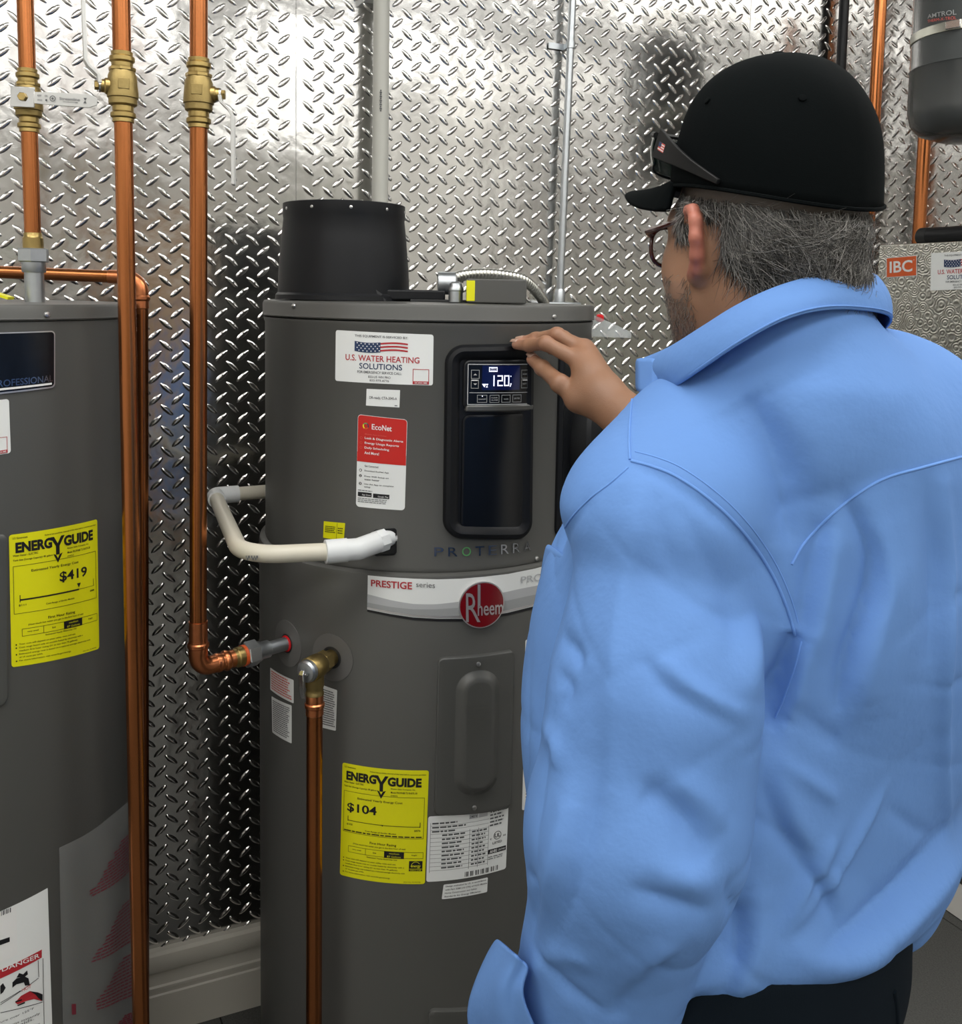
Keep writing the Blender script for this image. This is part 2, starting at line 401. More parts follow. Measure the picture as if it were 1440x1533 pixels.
# ------------------------------------------------------------------ solid shapes from blended distance fields
def smin(a, b, k):
    h = np.maximum(k - np.abs(a - b), 0.0) / k
    return np.minimum(a, b) - h * h * k * 0.25
class Field:
    """distance field on a rectilinear grid; primitives are evaluated only near themselves"""
    def __init__(s, xs, ys, zs): s.g = [np.asarray(a, np.float32) for a in (xs, ys, zs)]; s.d = np.full([len(a) for a in s.g], 1.0, np.float32)
    def _box(s, lo, hi):
        sl = []
        for a, l, h in zip(s.g, lo, hi):
            i0, i1 = np.searchsorted(a, l), np.searchsorted(a, h); sl.append(slice(max(i0 - 1, 0), min(i1 + 1, len(a))))
        return tuple(sl)
    def _pts(s, sl): return np.meshgrid(s.g[0][sl[0]], s.g[1][sl[1]], s.g[2][sl[2]], indexing='ij', sparse=True)
    def _mix(s, sl, d, k, cut=False):
        cur = s.d[sl]
        s.d[sl] = (-smin(-cur, d, k) if cut else smin(cur, d, k)).astype(np.float32)
    def join(s, other, kz):
        """blend another field in, with a blending radius that depends on height"""
        s.d = smin(s.d, other.d, kz(s.g[2])[None, None, :]).astype(np.float32); return s
    def cone(s, p, q, r1, r2, k=0.02, cut=False):
        """capsule whose radius runs from r1 to r2"""
        p, q = np.asarray(p, float), np.asarray(q, float); m = max(r1, r2) + 2 * k + 0.02
        sl = s._box(np.minimum(p, q) - m, np.maximum(p, q) + m)
        if any(x.stop <= x.start for x in sl): return s
        X, Y, Z = s._pts(sl); b = q - p; L2 = max(b @ b, 1e-12)
        t = np.clip(((X - p[0]) * b[0] + (Y - p[1]) * b[1] + (Z - p[2]) * b[2]) / L2, 0, 1)
        d = np.sqrt((X - p[0] - t * b[0])**2 + (Y - p[1] - t * b[1])**2 + (Z - p[2] - t * b[2])**2) - (r1 + (r2 - r1) * t)
        s._mix(sl, d, k, cut); return s
    def chain(s, pts, rad, k=0.02):
        for i in range(len(pts) - 1): s.cone(pts[i], pts[i + 1], rad[i], rad[i + 1], k)
        return s
    def ell(s, c, axes, rad, k=0.02, cut=False):
        """ellipsoid with orthonormal axes (three vectors) and three radii"""
        c = np.asarray(c, float); A = np.asarray(axes, float); m = max(rad) + 2 * k + 0.02
        sl = s._box(c - m, c + m)
        if any(x.stop <= x.start for x in sl): return s
        X, Y, Z = s._pts(sl); X = X - c[0]; Y = Y - c[1]; Z = Z - c[2]
        q = [(X * a[0] + Y * a[1] + Z * a[2]) for a in A]
        k0 = np.sqrt(sum((q[i] / rad[i])**2 for i in range(3))); k1 = np.sqrt(sum((q[i] / rad[i]**2)**2 for i in range(3)))
        d = k0 * (k0 - 1.0) / np.maximum(k1, 1e-6)
        s._mix(sl, d, k, cut); return s
    def mesh(s):
        """surface nets"""
        D = s.d; ins = D < 0
        nx, ny, nz = D.shape
        c = np.zeros((nx - 1, ny - 1, nz - 1), np.int8)
        for dx in (0, 1):
            for dy in (0, 1):
                for dz in (0, 1): c += ins[dx:nx - 1 + dx, dy:ny - 1 + dy, dz:nz - 1 + dz]
        act = (c > 0) & (c < 8); I = np.argwhere(act); idx = np.full(act.shape, -1, np.int32); idx[act] = np.arange(len(I))
        acc = np.zeros((len(I), 3)); cnt = np.zeros(len(I))
        corners = [(dx, dy, dz) for dx in (0, 1) for dy in (0, 1) for dz in (0, 1)]
        val = {cr: D[I[:, 0] + cr[0], I[:, 1] + cr[1], I[:, 2] + cr[2]].astype(float) for cr in corners}
        pos = {cr: np.column_stack([s.g[a][I[:, a] + cr[a]] for a in range(3)]) for cr in corners}
        for a in corners:
            for ax in range(3):
                if a[ax] == 0:
                    b = list(a); b[ax] = 1; b = tuple(b); va, vb = val[a], val[b]; m = (va < 0) != (vb < 0)
                    t = np.where(m, va / np.where(m, va - vb, 1), 0)[:, None]
                    acc += np.where(m[:, None], pos[a] + (pos[b] - pos[a]) * t, 0); cnt += m
        V = acc / cnt[:, None]; Fs = []
        for ax in range(3):
            o1, o2 = [(1, 2), (2, 0), (0, 1)][ax]
            sl0 = [slice(None)] * 3; sl1 = [slice(None)] * 3; sl0[ax] = slice(0, -1); sl1[ax] = slice(1, None)
            chg = ins[tuple(sl0)] != ins[tuple(sl1)]
            E = np.argwhere(chg); ok = (E[:, o1] > 0) & (E[:, o2] > 0) & (E[:, o1] < D.shape[o1] - 1) & (E[:, o2] < D.shape[o2] - 1); E = E[ok]
            def cell(d1, d2):
                J = E.copy(); J[:, o1] -= d1; J[:, o2] -= d2; return idx[J[:, 0], J[:, 1], J[:, 2]]
            q = np.column_stack([cell(1, 1), cell(0, 1), cell(0, 0), cell(1, 0)])
            inside = ins[E[:, 0], E[:, 1], E[:, 2]]
            q[~inside] = q[~inside][:, ::-1]; Fs.append(q)
        return V, np.vstack(Fs)
def grid(lo, hi, h, fine=()):
    """coordinates from lo to hi with step h, finer inside the given (lo, hi, step) spans"""
    out = [lo]; x = lo
    while x < hi:
        st = h
        for (a, b, hh) in fine:
            if a - h <= x <= b: st = min(st, hh)
        x += st; out.append(x)
    return np.array(out)
def smooth_verts(V, F, it=2, lam=0.5):
    n = len(V); E = np.vstack([F[:, [0, 1]], F[:, [1, 2]], F[:, [2, 3]], F[:, [3, 0]]]); E = np.vstack([E, E[:, ::-1]])
    deg = np.bincount(E[:, 0], minlength=n)[:, None]
    for _ in range(it):
        S = np.column_stack([np.bincount(E[:, 0], weights=V[E[:, 1], k], minlength=n) for k in range(3)])
        V = V + lam * (S / np.maximum(deg, 1) - V)
    return V
def vert_normals(V, F):
    n = np.cross(V[F[:, 2]] - V[F[:, 0]], V[F[:, 3]] - V[F[:, 1]]); N = np.zeros_like(V)
    for k in range(4):
        for a in range(3): N[:, a] += np.bincount(F[:, k], weights=n[:, a], minlength=len(V))
    return N / np.maximum(np.linalg.norm(N, axis=1), 1e-12)[:, None]

# ------------------------------------------------------------------ the room
TH = math.atan(0.454); EX = np.array([math.cos(TH), math.sin(TH), 0.0]); NX = np.array([math.sin(TH), -math.cos(TH), 0.0])
WALL = Plane((0, 2.32, 0), EX, NX)
CORNER_S = WALL.hit(1300, 440)[0]
CORNER = WALL.o + EX * CORNER_S
WALLR = Plane(CORNER, NX, -EX)                      # the right wall runs from the corner into the room
S0, DEEP, ROOMH = -3.4, 6.6, 3.0
def W(s, z, off=0.0): P = WALL.o + EX * s + NX * off; return (P[0], P[1], z)
def slab(name, s0, s1, n0, n1, z0, z1, material, kind='structure', parent=None):
    v = [W(s, z, n) for s in (s0, s1) for n in (n0, n1) for z in (z0, z1)]
    o = obj(name, v, [(0, 1, 3, 2), (4, 6, 7, 5), (0, 4, 5, 1), (2, 3, 7, 6), (0, 2, 6, 4), (1, 5, 7, 3)], material, parent, False)
    if kind and parent is None: o['kind'] = kind
    return o
SC = CORNER_S
wall_back = slab('wall_back', S0, SC + 0.12, -0.12, -0.004, 0, ROOMH, 'wall_paint')
tag(wall_back, 'back wall clad in polished aluminium diamond plate', 'wall')
wall_right = slab('wall_right', SC + 0.004, SC + 0.12, -0.003, DEEP, 0, ROOMH, 'wall_paint')
tag(wall_right, 'diamond plate clad side wall behind the boiler', 'wall')
tag(slab('wall_left', S0 - 0.12, S0, -0.12, DEEP, 0, ROOMH, 'wall_paint'), 'plain painted wall at the far end of the heater row', 'wall')
tag(slab('wall_front', S0 - 0.12, SC + 0.12, DEEP, DEEP + 0.12, 0, ROOMH, 'wall_paint'), 'plain painted wall opposite the diamond plate', 'wall')
tag(slab('ceiling', S0 - 0.12, SC + 0.12, -0.12, DEEP + 0.12, ROOMH, ROOMH + 0.1, 'ceiling_tile'), 'pale ceiling above the heaters', 'ceiling')
floor = slab('floor', S0 - 0.12, SC + 0.12, -0.12, DEEP + 0.12, -0.1, -0.004, 'grout')
tag(floor, 'dark speckled floor of square tiles with fine joints', 'floor')
# floor tiles, one joint through the seam seen right of the trousers
_q0 = at_z(1428, 1385, 0.0); _q1 = at_z(1440, 1393, 0.0); _fd = (_q1 - _q0)[:2]; FA = math.atan2(_fd[1], _fd[0])
_tm = None
ca, sa = math.cos(FA), math.sin(FA)
def clip_room(poly):
    """clip a floor polygon to the room rectangle (wall coordinates)"""
    for ax, lim, sg in ((0, S0, 1), (0, SC, -1), (1, 0.0, 1), (1, DEEP, -1)):
        out = []
        for i in range(len(poly)):
            p_, q_ = poly[i], poly[(i + 1) % len(poly)]; dp, dq = (p_[ax] - lim) * sg, (q_[ax] - lim) * sg
            if dp >= 0: out.append(p_)
            if (dp >= 0) != (dq >= 0): t_ = dp / (dp - dq); out.append(tuple(p_[k] + (q_[k] - p_[k]) * t_ for k in (0, 1)))
        poly = out
        if len(poly) < 3: return []
    return poly
TS = 0.91
for i in range(-9, 10):
    for j in range(-9, 10):
        cx = _q0[0] + (i + 0.35) * TS * ca - (j + 0.5) * TS * sa; cy = _q0[1] + (i + 0.35) * TS * sa + (j + 0.5) * TS * ca
        cor = []
        for a, b in ((-1, -1), (1, -1), (1, 1), (-1, 1)):
            x, y = a * (TS / 2 - 0.002), b * (TS / 2 - 0.002); rel = np.array([cx + x * ca - y * sa, cy + x * sa + y * ca, 0]) - WALL.o; cor.append((rel @ EX, rel @ NX))
        pc = clip_room(cor)
        if not pc: continue
        if len(pc) == 4 and all(abs(p_[0] - q_[0]) + abs(p_[1] - q_[1]) < 1e-9 for p_, q_ in zip(pc, cor)):
            if _tm is None: t_ = MB().box((0, 0, -0.004), (TS - 0.004, TS - 0.004, 0.008)).build('floor_tile', 'floor_rubber', floor, smooth=False); _tm = t_.data
            else: t_ = bpy.data.objects.new('floor_tile', _tm); COL.objects.link(t_); adopt(t_, floor)
            t_.location = (cx, cy, 0); t_.rotation_euler = (0, 0, FA)
        else:
            n = len(pc); v = [W(p_[0], z_, p_[1]) for z_ in (-0.008, 0.0) for p_ in pc]
            f = [tuple(range(n))[::-1], tuple(range(n, 2 * n))] + [(k, (k + 1) % n, n + (k + 1) % n, n + k) for k in range(n)]
            obj('floor_tile', v, f, 'floor_rubber', floor, False)

# baseboard along the plate wall
BBZ = WALL.hit(300, 1402)[1]
prof = [(0.0, 0.0), (0.016, -0.001), (0.024, -0.006), (0.027, -0.018), (0.026, -0.036), (0.022, -0.046), (0.013, -0.052), (0.013, -0.082), (0.017, -0.085), (0.017, -0.091), (0.013, -0.094), (0.013, -0.103), (0.016, -0.106), (0.016, -BBZ), (0.0, -BBZ)]
v = []; f = []
for s_ in (S0 + 0.01, SC - 0.03):
    v += [W(s_, BBZ + dz, off - 0.002) for off, dz in prof]
n = len(prof)
for k in range(n - 1): f.append((k, k + 1, n + k + 1, n + k))
f += [tuple(range(n)), tuple(range(n, 2 * n))[::-1]]
bb = obj('baseboard_back', v, f, 'baseboard_paint', None, True, 25); tag(bb, 'cream moulded baseboard under the diamond plate wall', 'baseboard', kind='structure')

# diamond plate: sheets and their raised lugs
SEAM = WALL.hit(443, 250)[0]; PITCH_L = 0.0453
def lug_mesh():
    n = 10; L, Wd, Hh = 0.0185, 0.0066, 0.0026; v = []; f = []
    for k in range(n):
        a = 2 * math.pi * k / n; c = math.cos(a); v.append((L * c, Wd * math.sin(a) * (1 - 0.15 * c * c), -0.0005))
    for k in range(n):
        a = 2 * math.pi * k / n; v.append((L * 0.78 * math.cos(a), Wd * 0.52 * math.sin(a), Hh * 0.8))
    v += [(-L * 0.45, 0, Hh), (L * 0.45, 0, Hh)]
    for k in range(n): f.append((k, (k + 1) % n, n + (k + 1) % n, n + k))
    a, b = 2 * n, 2 * n + 1                       # a: towards -L, b: towards +L
    for k in range(n):
        k2 = (k + 1) % n; near = b if math.cos(2 * math.pi * (k + 0.5) / n) > 0.01 else a
        f.append((n + k, n + k2, near))
    f += [(n + 2, n + 3, a, b)] if False else [(n + 2, a, b), (n + 7, b, a)] if False else []
    f.append((n + 3, a, b)) if n % 4 else None; f.append((n + 8, b, a)) if n % 4 else None
    return np.array(v), f
LV, LF = lug_mesh()
def lug_places(plane, s0, s1, z0, z1, phase):
    out = []
    for i in range(int((s1 - s0) / PITCH_L) + 2):
        for j in range(int((z1 - z0) / PITCH_L) + 2):
            for k in (0, 1):
                s_ = s0 + (i + 0.5 * k + phase[0]) * PITCH_L; z_ = z0 + (j + 0.5 * k + phase[1]) * PITCH_L
                if s0 + 0.008 < s_ < s1 - 0.008 and z0 < z_ < z1: out.append((s_, z_, math.radians(41 if k == 0 else -41)))
    return out
def plate_panel(wall, plane, s0, s1, z0, z1, phase, singles):
    v = [plane.pt(s_, z_, o_) for s_ in (s0 + 0.0006, s1 - 0.0006) for o_ in (-0.0045, 0.0) for z_ in (z0, z1)]
    pan = obj('diamond_plate_panel', v, [(0, 1, 3, 2), (4, 6, 7, 5), (0, 4, 5, 1), (2, 3, 7, 6), (0, 2, 6, 4), (1, 5, 7, 3)], 'plate', wall, False)
    pl = lug_places(plane, s0, s1, z0 + 0.02, z1 - 0.01, phase)
    e, nn = plane.e, plane.n; up = np.array([0, 0, 1.0])
    VV = []; FF3 = []; FF4 = []; cnt = 0
    for (s_, z_, a) in pl:
        X = e * math.cos(a) + up * math.sin(a); Y = -e * math.sin(a) + up * math.cos(a); O = np.array(plane.pt(s_, z_))
        if (round(s_, 4), round(z_, 4)) in singles:
            global LUGM
            if LUGM is None:
                o = obj('tread_lug', LV, LF, 'lug', None, True, 180); LUGM = o.data
            else: o = bpy.data.objects.new('tread_lug', LUGM); COL.objects.link(o)
            M = Matrix(((X[0], Y[0], nn[0], O[0]), (X[1], Y[1], nn[1], O[1]), (X[2], Y[2], nn[2], O[2]), (0, 0, 0, 1)))
            o.parent = pan; o.matrix_parent_inverse = Matrix.Identity(4); o.matrix_basis = M
            continue
        VV.append(LV @ np.array([X, Y, nn]) + O); cnt += 1
    if cnt:
        V = np.vstack(VV); nv = len(LV); F = []
        tri = [f_ if len(f_) == 4 else (f_[0], f_[1], f_[2], f_[2]) for f_ in LF]
        me = bpy.data.meshes.new('tread_lugs')
        sizes = np.array([len(f_) for f_ in LF]); flat = np.concatenate([np.array(f_) for f_ in LF])
        loops = (flat[None, :] + (np.arange(cnt) * nv)[:, None]).ravel(); tot = np.tile(sizes, cnt); st = np.concatenate([[0], np.cumsum(tot)[:-1]])
        me.vertices.add(len(V)); me.vertices.foreach_set('co', V.astype(np.float32).ravel())
        me.loops.add(len(loops)); me.loops.foreach_set('vertex_index', loops.astype(np.int32))
        me.polygons.add(len(tot)); me.polygons.foreach_set('loop_start', st.astype(np.int32)); me.update(calc_edges=True)
        o = link('tread_lug_field', me, 'lug', pan, True, 180); o['kind'] = 'stuff'
LUGM = None
sheets = [(-2.2, SEAM - 1.22, (0.2, 0.4)), (SEAM - 1.22, SEAM, (0.35, 0.15)), (SEAM, SEAM + 1.22, (0.1, 0.62)), (SEAM + 1.22, SC - 0.002, (0.55, 0.3))]
ZL0, ZL1 = BBZ - 0.03, ROOMH - 0.002
# the lugs that show largest: those in view, nearest first
cand = []
for (a, b, ph) in sheets:
    for (s_, z_, an) in lug_places(WALL, a, b, ZL0 + 0.02, ZL1 - 0.01, ph):
        x, y, zc = project(W(s_, z_))
        if not (8 < x < 1432 and 8 < y < 1525): continue
        if (x < 228 and y > 440) or (380 < x < 895 and y > 430) or (410 < x < 620 and y > 295) or x > 900: continue
        if abs(x - 40) < 17 or abs(x - 182) < 17 or abs(x - 303) < 15: continue
        cand.append((zc, round(s_, 4), round(z_, 4)))
cand.sort(); SINGLES = {(c[1], c[2]) for c in cand[:300]}
for (a, b, ph) in sheets: plate_panel(wall_back, WALL, a, b, ZL0, ZL1, ph, SINGLES)
plate_panel(wall_right, WALLR, 0.004, 1.30, 0.1, ZL1, (0.4, 0.2), set())
plate_panel(wall_right, WALLR, 1.30, 2.52, 0.1, ZL1, (0.1, 0.5), set())

# ceiling lights (outside the frame; the plate mirrors them)
k = 0
for nrow in (1.35, 3.0, 5.0):
    for srow in (-2.4, -0.9, 0.6):
        t = empty('ceiling_light', W(srow, ROOMH - 0.06, nrow), 'white rectangular light fixture on the ceiling', 'ceiling light', 'light fixtures on the ceiling')
        slab('housing', srow - 0.6, srow + 0.6, nrow - 0.32, nrow + 0.32, ROOMH - 0.05, ROOMH, 'lamp_housing', None, t)
        slab('diffuser', srow - 0.58, srow + 0.58, nrow - 0.30, nrow + 0.30, ROOMH - 0.06, ROOMH - 0.05, 'lamp_diffuser', None, t)

# stacked stock cartons across the room, mirrored in the plate
cart = [('carton', 'brown'), ('carton_white', 'white'), ('carton', 'brown'), ('carton_green', 'green')]
rg = random.Random(4); a = SC - 3.4
for st in range(6):
    w_ = 0.42 + 0.1 * rg.random(); z_ = 0.0
    for lv in range(4):
        h_ = 0.42 + 0.12 * rg.random(); m_, cn = cart[(st * 3 + lv * 2 + (st // 2)) % 4]
        t = empty('carton', W(a + w_ / 2, z_, DEEP - 0.4), '%s cardboard carton, %s of its stack against the painted wall' % (cn, ('lowest', 'second', 'third', 'topmost')[lv]), 'box', 'cartons stacked against the painted wall')
        slab('box_body', a, a + w_, DEEP - 0.6, DEEP - 0.2, z_, z_ + h_, m_, None, t)
        slab('tape', a + w_ / 2 - 0.025, a + w_ / 2 + 0.025, DEEP - 0.602, DEEP - 0.198, z_ + 0.004, z_ + h_ - 0.002, 'pvc', None, t)
        z_ += h_ + 0.001
    a += w_ + 0.08

# ------------------------------------------------------------------ the heat pump water heater
HC = (-0.0987, 1.822)
TANK = Cyl(*HC, 0.316); SHR = Cyl(*HC, 0.3045); RIM = Cyl(*HC, 0.3085)
z_seam = SHR.hit(640, 857)[1]; z_low = RIM.hit(640, 481)[1]; z_top = RIM.hit(640, 455)[1]
heater = empty('water_heater', (HC[0], HC[1], 0), 'tall grey heat pump water heater with a lit black control panel', 'water heater', 'grey water heaters along the plate wall')
def ring_lathe(name, prof, c, material, parent, n=128, label=None):
    return MB().lathe(prof, (c[0], c[1], 0), n=n).build(name, material, parent, 35, label=label)
ring_lathe('tank_jacket', [(0.30, 0.0), (0.30, 0.025), (0.314, 0.03), (0.316, 0.04), (0.316, z_seam - 0.010), (0.3145, z_seam - 0.004), (0.310, z_seam - 0.001), (0.29, z_seam)], HC, 'heater_paint', heater)
ring_lathe('shroud', [(0.29, z_seam - 0.002), (0.3045, z_seam), (0.3055, z_seam + 0.004), (0.3045, z_seam + 0.008), (0.3045, z_low - 0.012), (0.3065, z_low - 0.008), (0.3065, z_low - 0.003), (0.29, z_low)], HC, 'heater_paint', heater)
cap = ring_lathe('top_cap', [(0.29, z_low - 0.004), (0.3085, z_low), (0.3095, z_low + 0.002), (0.3085, z_low + 0.004), (0.3085, z_top - 0.006), (0.306, z_top - 0.001), (0.300, z_top), (0.0005, z_top + 0.004)], HC, 'heater_paint', heater)
def screw_at(surf, px, py, parent, r=0.0042, off=0.0):
    a, b = surf.hit(px, py); p = surf.pt(a, b, off - 0.001); nn = surf.normal(a) if hasattr(surf, 'normal') else surf.n
    mb = MB().lathe([(r, 0), (r, 0.002), (r * 0.8, 0.0036), (r * 0.35, 0.0042)], p, nn, 14); mb.build('screw', 'screw', parent)
for px, py in ((440, 458), (829, 474)): screw_at(RIM, px, py, cap)
screw_at(SHR, 803, 836, heater, off=0.0005)

def sticker(name, surf, c4, material, parent, r=0.004, off=0.0006, n=16, label=None):
    P = Patch(surf, *c4); v, f = sheet(P, r, off, n); o = obj(name, v, f, material, parent, True, 60, label); return P, o
def px_text(surf, body, c4, ink, parent, off=0.0012, bold=0.0, name='lettering'):
    P = Patch(surf, *c4); pr = Print(P, off); pr.text(body, 0, 0, 1, 1, ink, bold); pr.build(parent, name)

def service_label(surf, c4, parent, r=0.004):
    P, o = sticker('service_sticker', surf, c4, 'paper_white', parent, r, label='white service sticker with a flag and red and navy lettering')
    p = Print(P)
    p.text('THIS EQUIPMENT IS SERVICED BY:', .217, .062, .755, .115, 'ink_grey')
    # flag: wavy stripes and a starred canton
    n = 14
    def wav(u): return 0.022 * math.sin((u - .22) / .53 * 2 * math.pi * 0.95)
    for k in range(n):
        u0, u1 = .217 + .538 * k / n, .217 + .538 * (k + 1) / n; a, b = -wav(u0) * -1, -wav(u1) * -1
        if k < 7: p.poly([(u0, .19 + a), (u0, .385 + a), (u1, .385 + b), (u1, .19 + b)], 'ink_navy')
        else:
            for q in range(3):
                t = .20 + q * .068; p.poly([(u0, t + a), (u0, t + .033 + a), (u1, t + .033 + b), (u1, t + b)], 'ink_red')
    for i in range(6):
        for j in range(4):
            u = .245 + i * .042 + (0.02 if j % 2 else 0); p.disc(u, .215 + j * .046 + wav(u), 0.0011, 'ink_white', 0.0003, n=6)
    p.text('U.S. WATER HEATING', .118, .455, .868, .575, 'ink_red', 0.012)
    p.text('SOLUTIONS', .27, .612, .702, .725, 'ink_navy', 0.012)
    p.text('FOR EMERGENCY SERVICE CALL:', .25, .762, .70, .812, 'ink_grey')
    p.text('833-US WH PRO', .365, .852, .59, .898, 'ink_grey', 0.008); p.text('833-979-4776', .38, .922, .575, .966, 'ink_grey', 0.008)
    p.frame(.805, .685, .962, .985, .006, 'ink_red'); p.rect(.805, .925, .962, .985, 'ink_red'); p.text('SCAN ME', .825, .938, .945, .972, 'ink_white', 0.01, 0.0003)
    p.build(o, 'printed_mark'); return o
service_label(SHR, ((503, 494), (649, 501), (648, 577), (502, 570)), heater)

P, o = sticker('part_number_sticker', SHR, ((549, 582), (599, 584), (598, 610), (548, 607)), 'paper_white', heater, 0.0005)
Print(P).text('DR-ready, CTA-2045-A', .1, .42, .92, .62, 'ink_grey').rect(.86, .88, .94, .93, 'ink_grey').build(o, 'lettering')

P, o = sticker('app_sticker', SHR, ((536, 620), (610, 628), (606, 764), (533, 758)), 'paper_white', heater, 0.006, label='sticker with a red upper half and white lower half')
v, f = sheet(P, 0.006, 0.0009, 12, 0, 0, 1, .30); p = Print(P, 0.0013)
obj('red_field', *sheet(P, 0.0055, 0.0009, 12, 0.008, 0.004, .992, .50), 'ink_bright_red', o, True)
p.rect(0.004, .40, .996, .505, 'ink_bright_red', -0.0003)
for k, c in enumerate(('ink_navy', 'ink_orange', 'label_yellow', 'carton_green')): p.disc(.175, .115, .0052, c, 0, .0034, 8, k * 90 - 60, k * 90 + 30)
p.text('Eco', .30, .085, .50, .145, 'ink_white'); p.text('Net', .51, .085, .70, .145, 'ink_white', 0.02)
p.text('Mobile App Includes', .16, .195, .60, .212, 'ink_pale_red')
for k, (s_, e_) in enumerate((('Leak & Diagnostic Alerts', .93), ('Energy Usage Reports', .85), ('Daily Scheduling', .66), ('And More!', .46))):
    p.text(s_, .16, .232 + k * .052, e_, .262 + k * .052, 'ink_white', 0.015)
    if k < 3: p.disc(.085, .247 + k * .052, .0022, 'ink_pale_red', 0, .0017, 12)
p.text('Get Connected:', .17, .535, .46, .556, 'ink_grey')
for k, (t, ls) in enumerate(((.59, ['Download EcoNet App']), (.65, ['Press WiFi Setup on', 'water heater']), (.735, ['Use the App to complete', 'setup']))):
    p.disc(.085, t + .008, .0024, 'ink_black'); p.text(str(k + 1), .07, t - .002, .10, t + .018, 'ink_white', 0.02, 0.0003)
    for q, s_ in enumerate(ls): p.text(s_, .17, t + q * .032, .17 + .026 * len(s_), t + q * .032 + .02, 'ink_black', 0.01)
p.lines(.04, .812, .42, .825, 1, 'ink_grey', 0.6)
p.rect(.04, .835, .33, .882, 'ink_black'); p.rect(.36, .838, .69, .885, 'ink_black'); p.text('App Store', .13, .852, .31, .875, 'ink_white', 0, .0003); p.text('Google Play', .46, .857, .67, .879, 'ink_white', 0, .0003)
p.lines(.04, .90, .80, .955, 3, 'ink_grey', 0.4)
p.build(o, 'printed_mark')

P, o = sticker('warning_sticker', SHR, ((485, 780), (517, 783), (515, 809), (484, 805)), 'label_yellow', heater, 0.001, label='small yellow warning sticker')
Print(P).lines(.08, .26, .60, .68, 4, 'ink_black', .45, .2, 4).rect(.645, .04, .66, .96).lines(.70, .3, .95, .7, 3, 'ink_black', .45, .2, 5).build(o, 'printed_mark')

# control panel
ctl = plate_on(Patch(SHR, (666, 516), (796, 513), (793, 806), (662, 804)), 0.03, [(0, -0.002), (0.0008, 0.006), (0.004, 0.011), (0.010, 0.0125), (0.017, 0.010), (0.024, 0.0035)], 'control_panel', 'black_plastic', heater, label='tall black recessed control panel')
plate_on(Patch(SHR, (691, 620), (793, 617), (790, 792), (688, 792)), 0.012, [(0, 0.0036), (0.001, 0.0056), (0.004, 0.0062)], 'cover', 'black_gloss', ctl)
plate_on(Patch(SHR, (692, 538), (793, 537), (792, 612), (691, 613)), 0.011, [(0, 0.003), (0.001, 0.0082), (0.003, 0.0095)], 'display_bezel', 'black_plastic', ctl)
plate_on(Patch(SHR, (695, 605), (793, 603), (792, 614), (694, 616)), 0.004, [(0, 0.003), (0.001, 0.011), (0.003, 0.0125)], 'display_lip', 'heater_panel', ctl)
DP = Patch(SHR, (698, 544), (788, 544), (787, 604), (697, 605))
dsp = obj('display', *sheet(DP, 0.003, 0.0099, 16), 'black_gloss', ctl, True)
obj('lcd_window', *sheet(DP, 0.0005, 0.0101, 12, .215, .04, .82, .635), 'lcd', dsp, True)
p = Print(DP, 0.0104)
p.frame(0.0, 0.0, 1.0, 1.0, .012, 'ink_lightgrey'); p.rect(.03, .695, .97, .71, 'ink_lightgrey')
for (a, b, c, d) in ((.05, .145, .175, .36), (.05, .385, .165, .60), (.845, .145, .96, .36), (.845, .385, .96, .60), (.145, .755, .295, .945), (.335, .755, .485, .945), (.52, .755, .665, .945), (.70, .755, .85, .945)):
    p.frame(a, b, c, d, .008, 'ink_midgrey')
p.poly([(.085, .275), (.14, .275), (.112, .235)], 'ink_lightgrey'); p.poly([(.085, .475), (.14, .475), (.112, .515)], 'ink_lightgrey')
p.rect(.06, .385, .15, .41, 'ink_white'); p.rect(.87, .385, .96, .41, 'ink_white')
p.text('MODE', .87, .235, .945, .265, 'ink_lightgrey'); p.text('NEXT', .87, .475, .945, .505, 'ink_lightgrey')
p.text('ON/OFF', .165, .845, .28, .875, 'ink_lightgrey'); p.text('CLEAR', .36, .81, .46, .84, 'ink_lightgrey'); p.text('ALARM', .36, .865, .46, .895, 'ink_lightgrey'); p.text('WIFI', .555, .845, .63, .88, 'ink_lightgrey'); p.text('ENTER', .73, .83, .825, .865, 'ink_lightgrey')
def seg(u, t, w, h, on, th=.018):
    k = th * DP.w / DP.h
    R = {'a': (u, t, u + w, t + k), 'd': (u, t + h - k, u + w, t + h), 'g': (u, t + h / 2 - k / 2, u + w, t + h / 2 + k / 2), 'f': (u, t, u + th, t + h / 2), 'e': (u, t + h / 2, u + th, t + h), 'b': (u + w - th, t, u + w, t + h / 2), 'c': (u + w - th, t + h / 2, u + w, t + h)}
    for q in on: p.rect(*R[q], 'lcd_white', .0003)
seg(.385, .275, .020, .265, 'bc'); seg(.45, .275, .085, .265, 'abged'); seg(.555, .275, .085, .265, 'abcdef')
p.disc(.665, .30, .0010, 'lcd_white', .0003); p.poly([(.66, .52), (.645, .555), (.665, .555), (.68, .475), (.655, .475)], 'lcd_white', .0003)
p.frame(.318, .075, .448, .19, .010, 'lcd_white', .0003); p.text('HIGH', .345, .095, .425, .122, 'lcd_white', 0, .0003); p.text('DEMAND', .338, .145, .43, .168, 'lcd_white', 0, .0003)
p.poly([(.215, .485), (.31, .485), (.295, .53), (.275, .50), (.25, .57)], 'lcd_white', .0003); p.poly([(.27, .57), (.305, .57), (.29, .53)], 'lcd_white', .0003)
p.disc(.222, .785, .0009, 'lcd_white', .0003, n=10)
p.build(dsp, 'printed_mark')

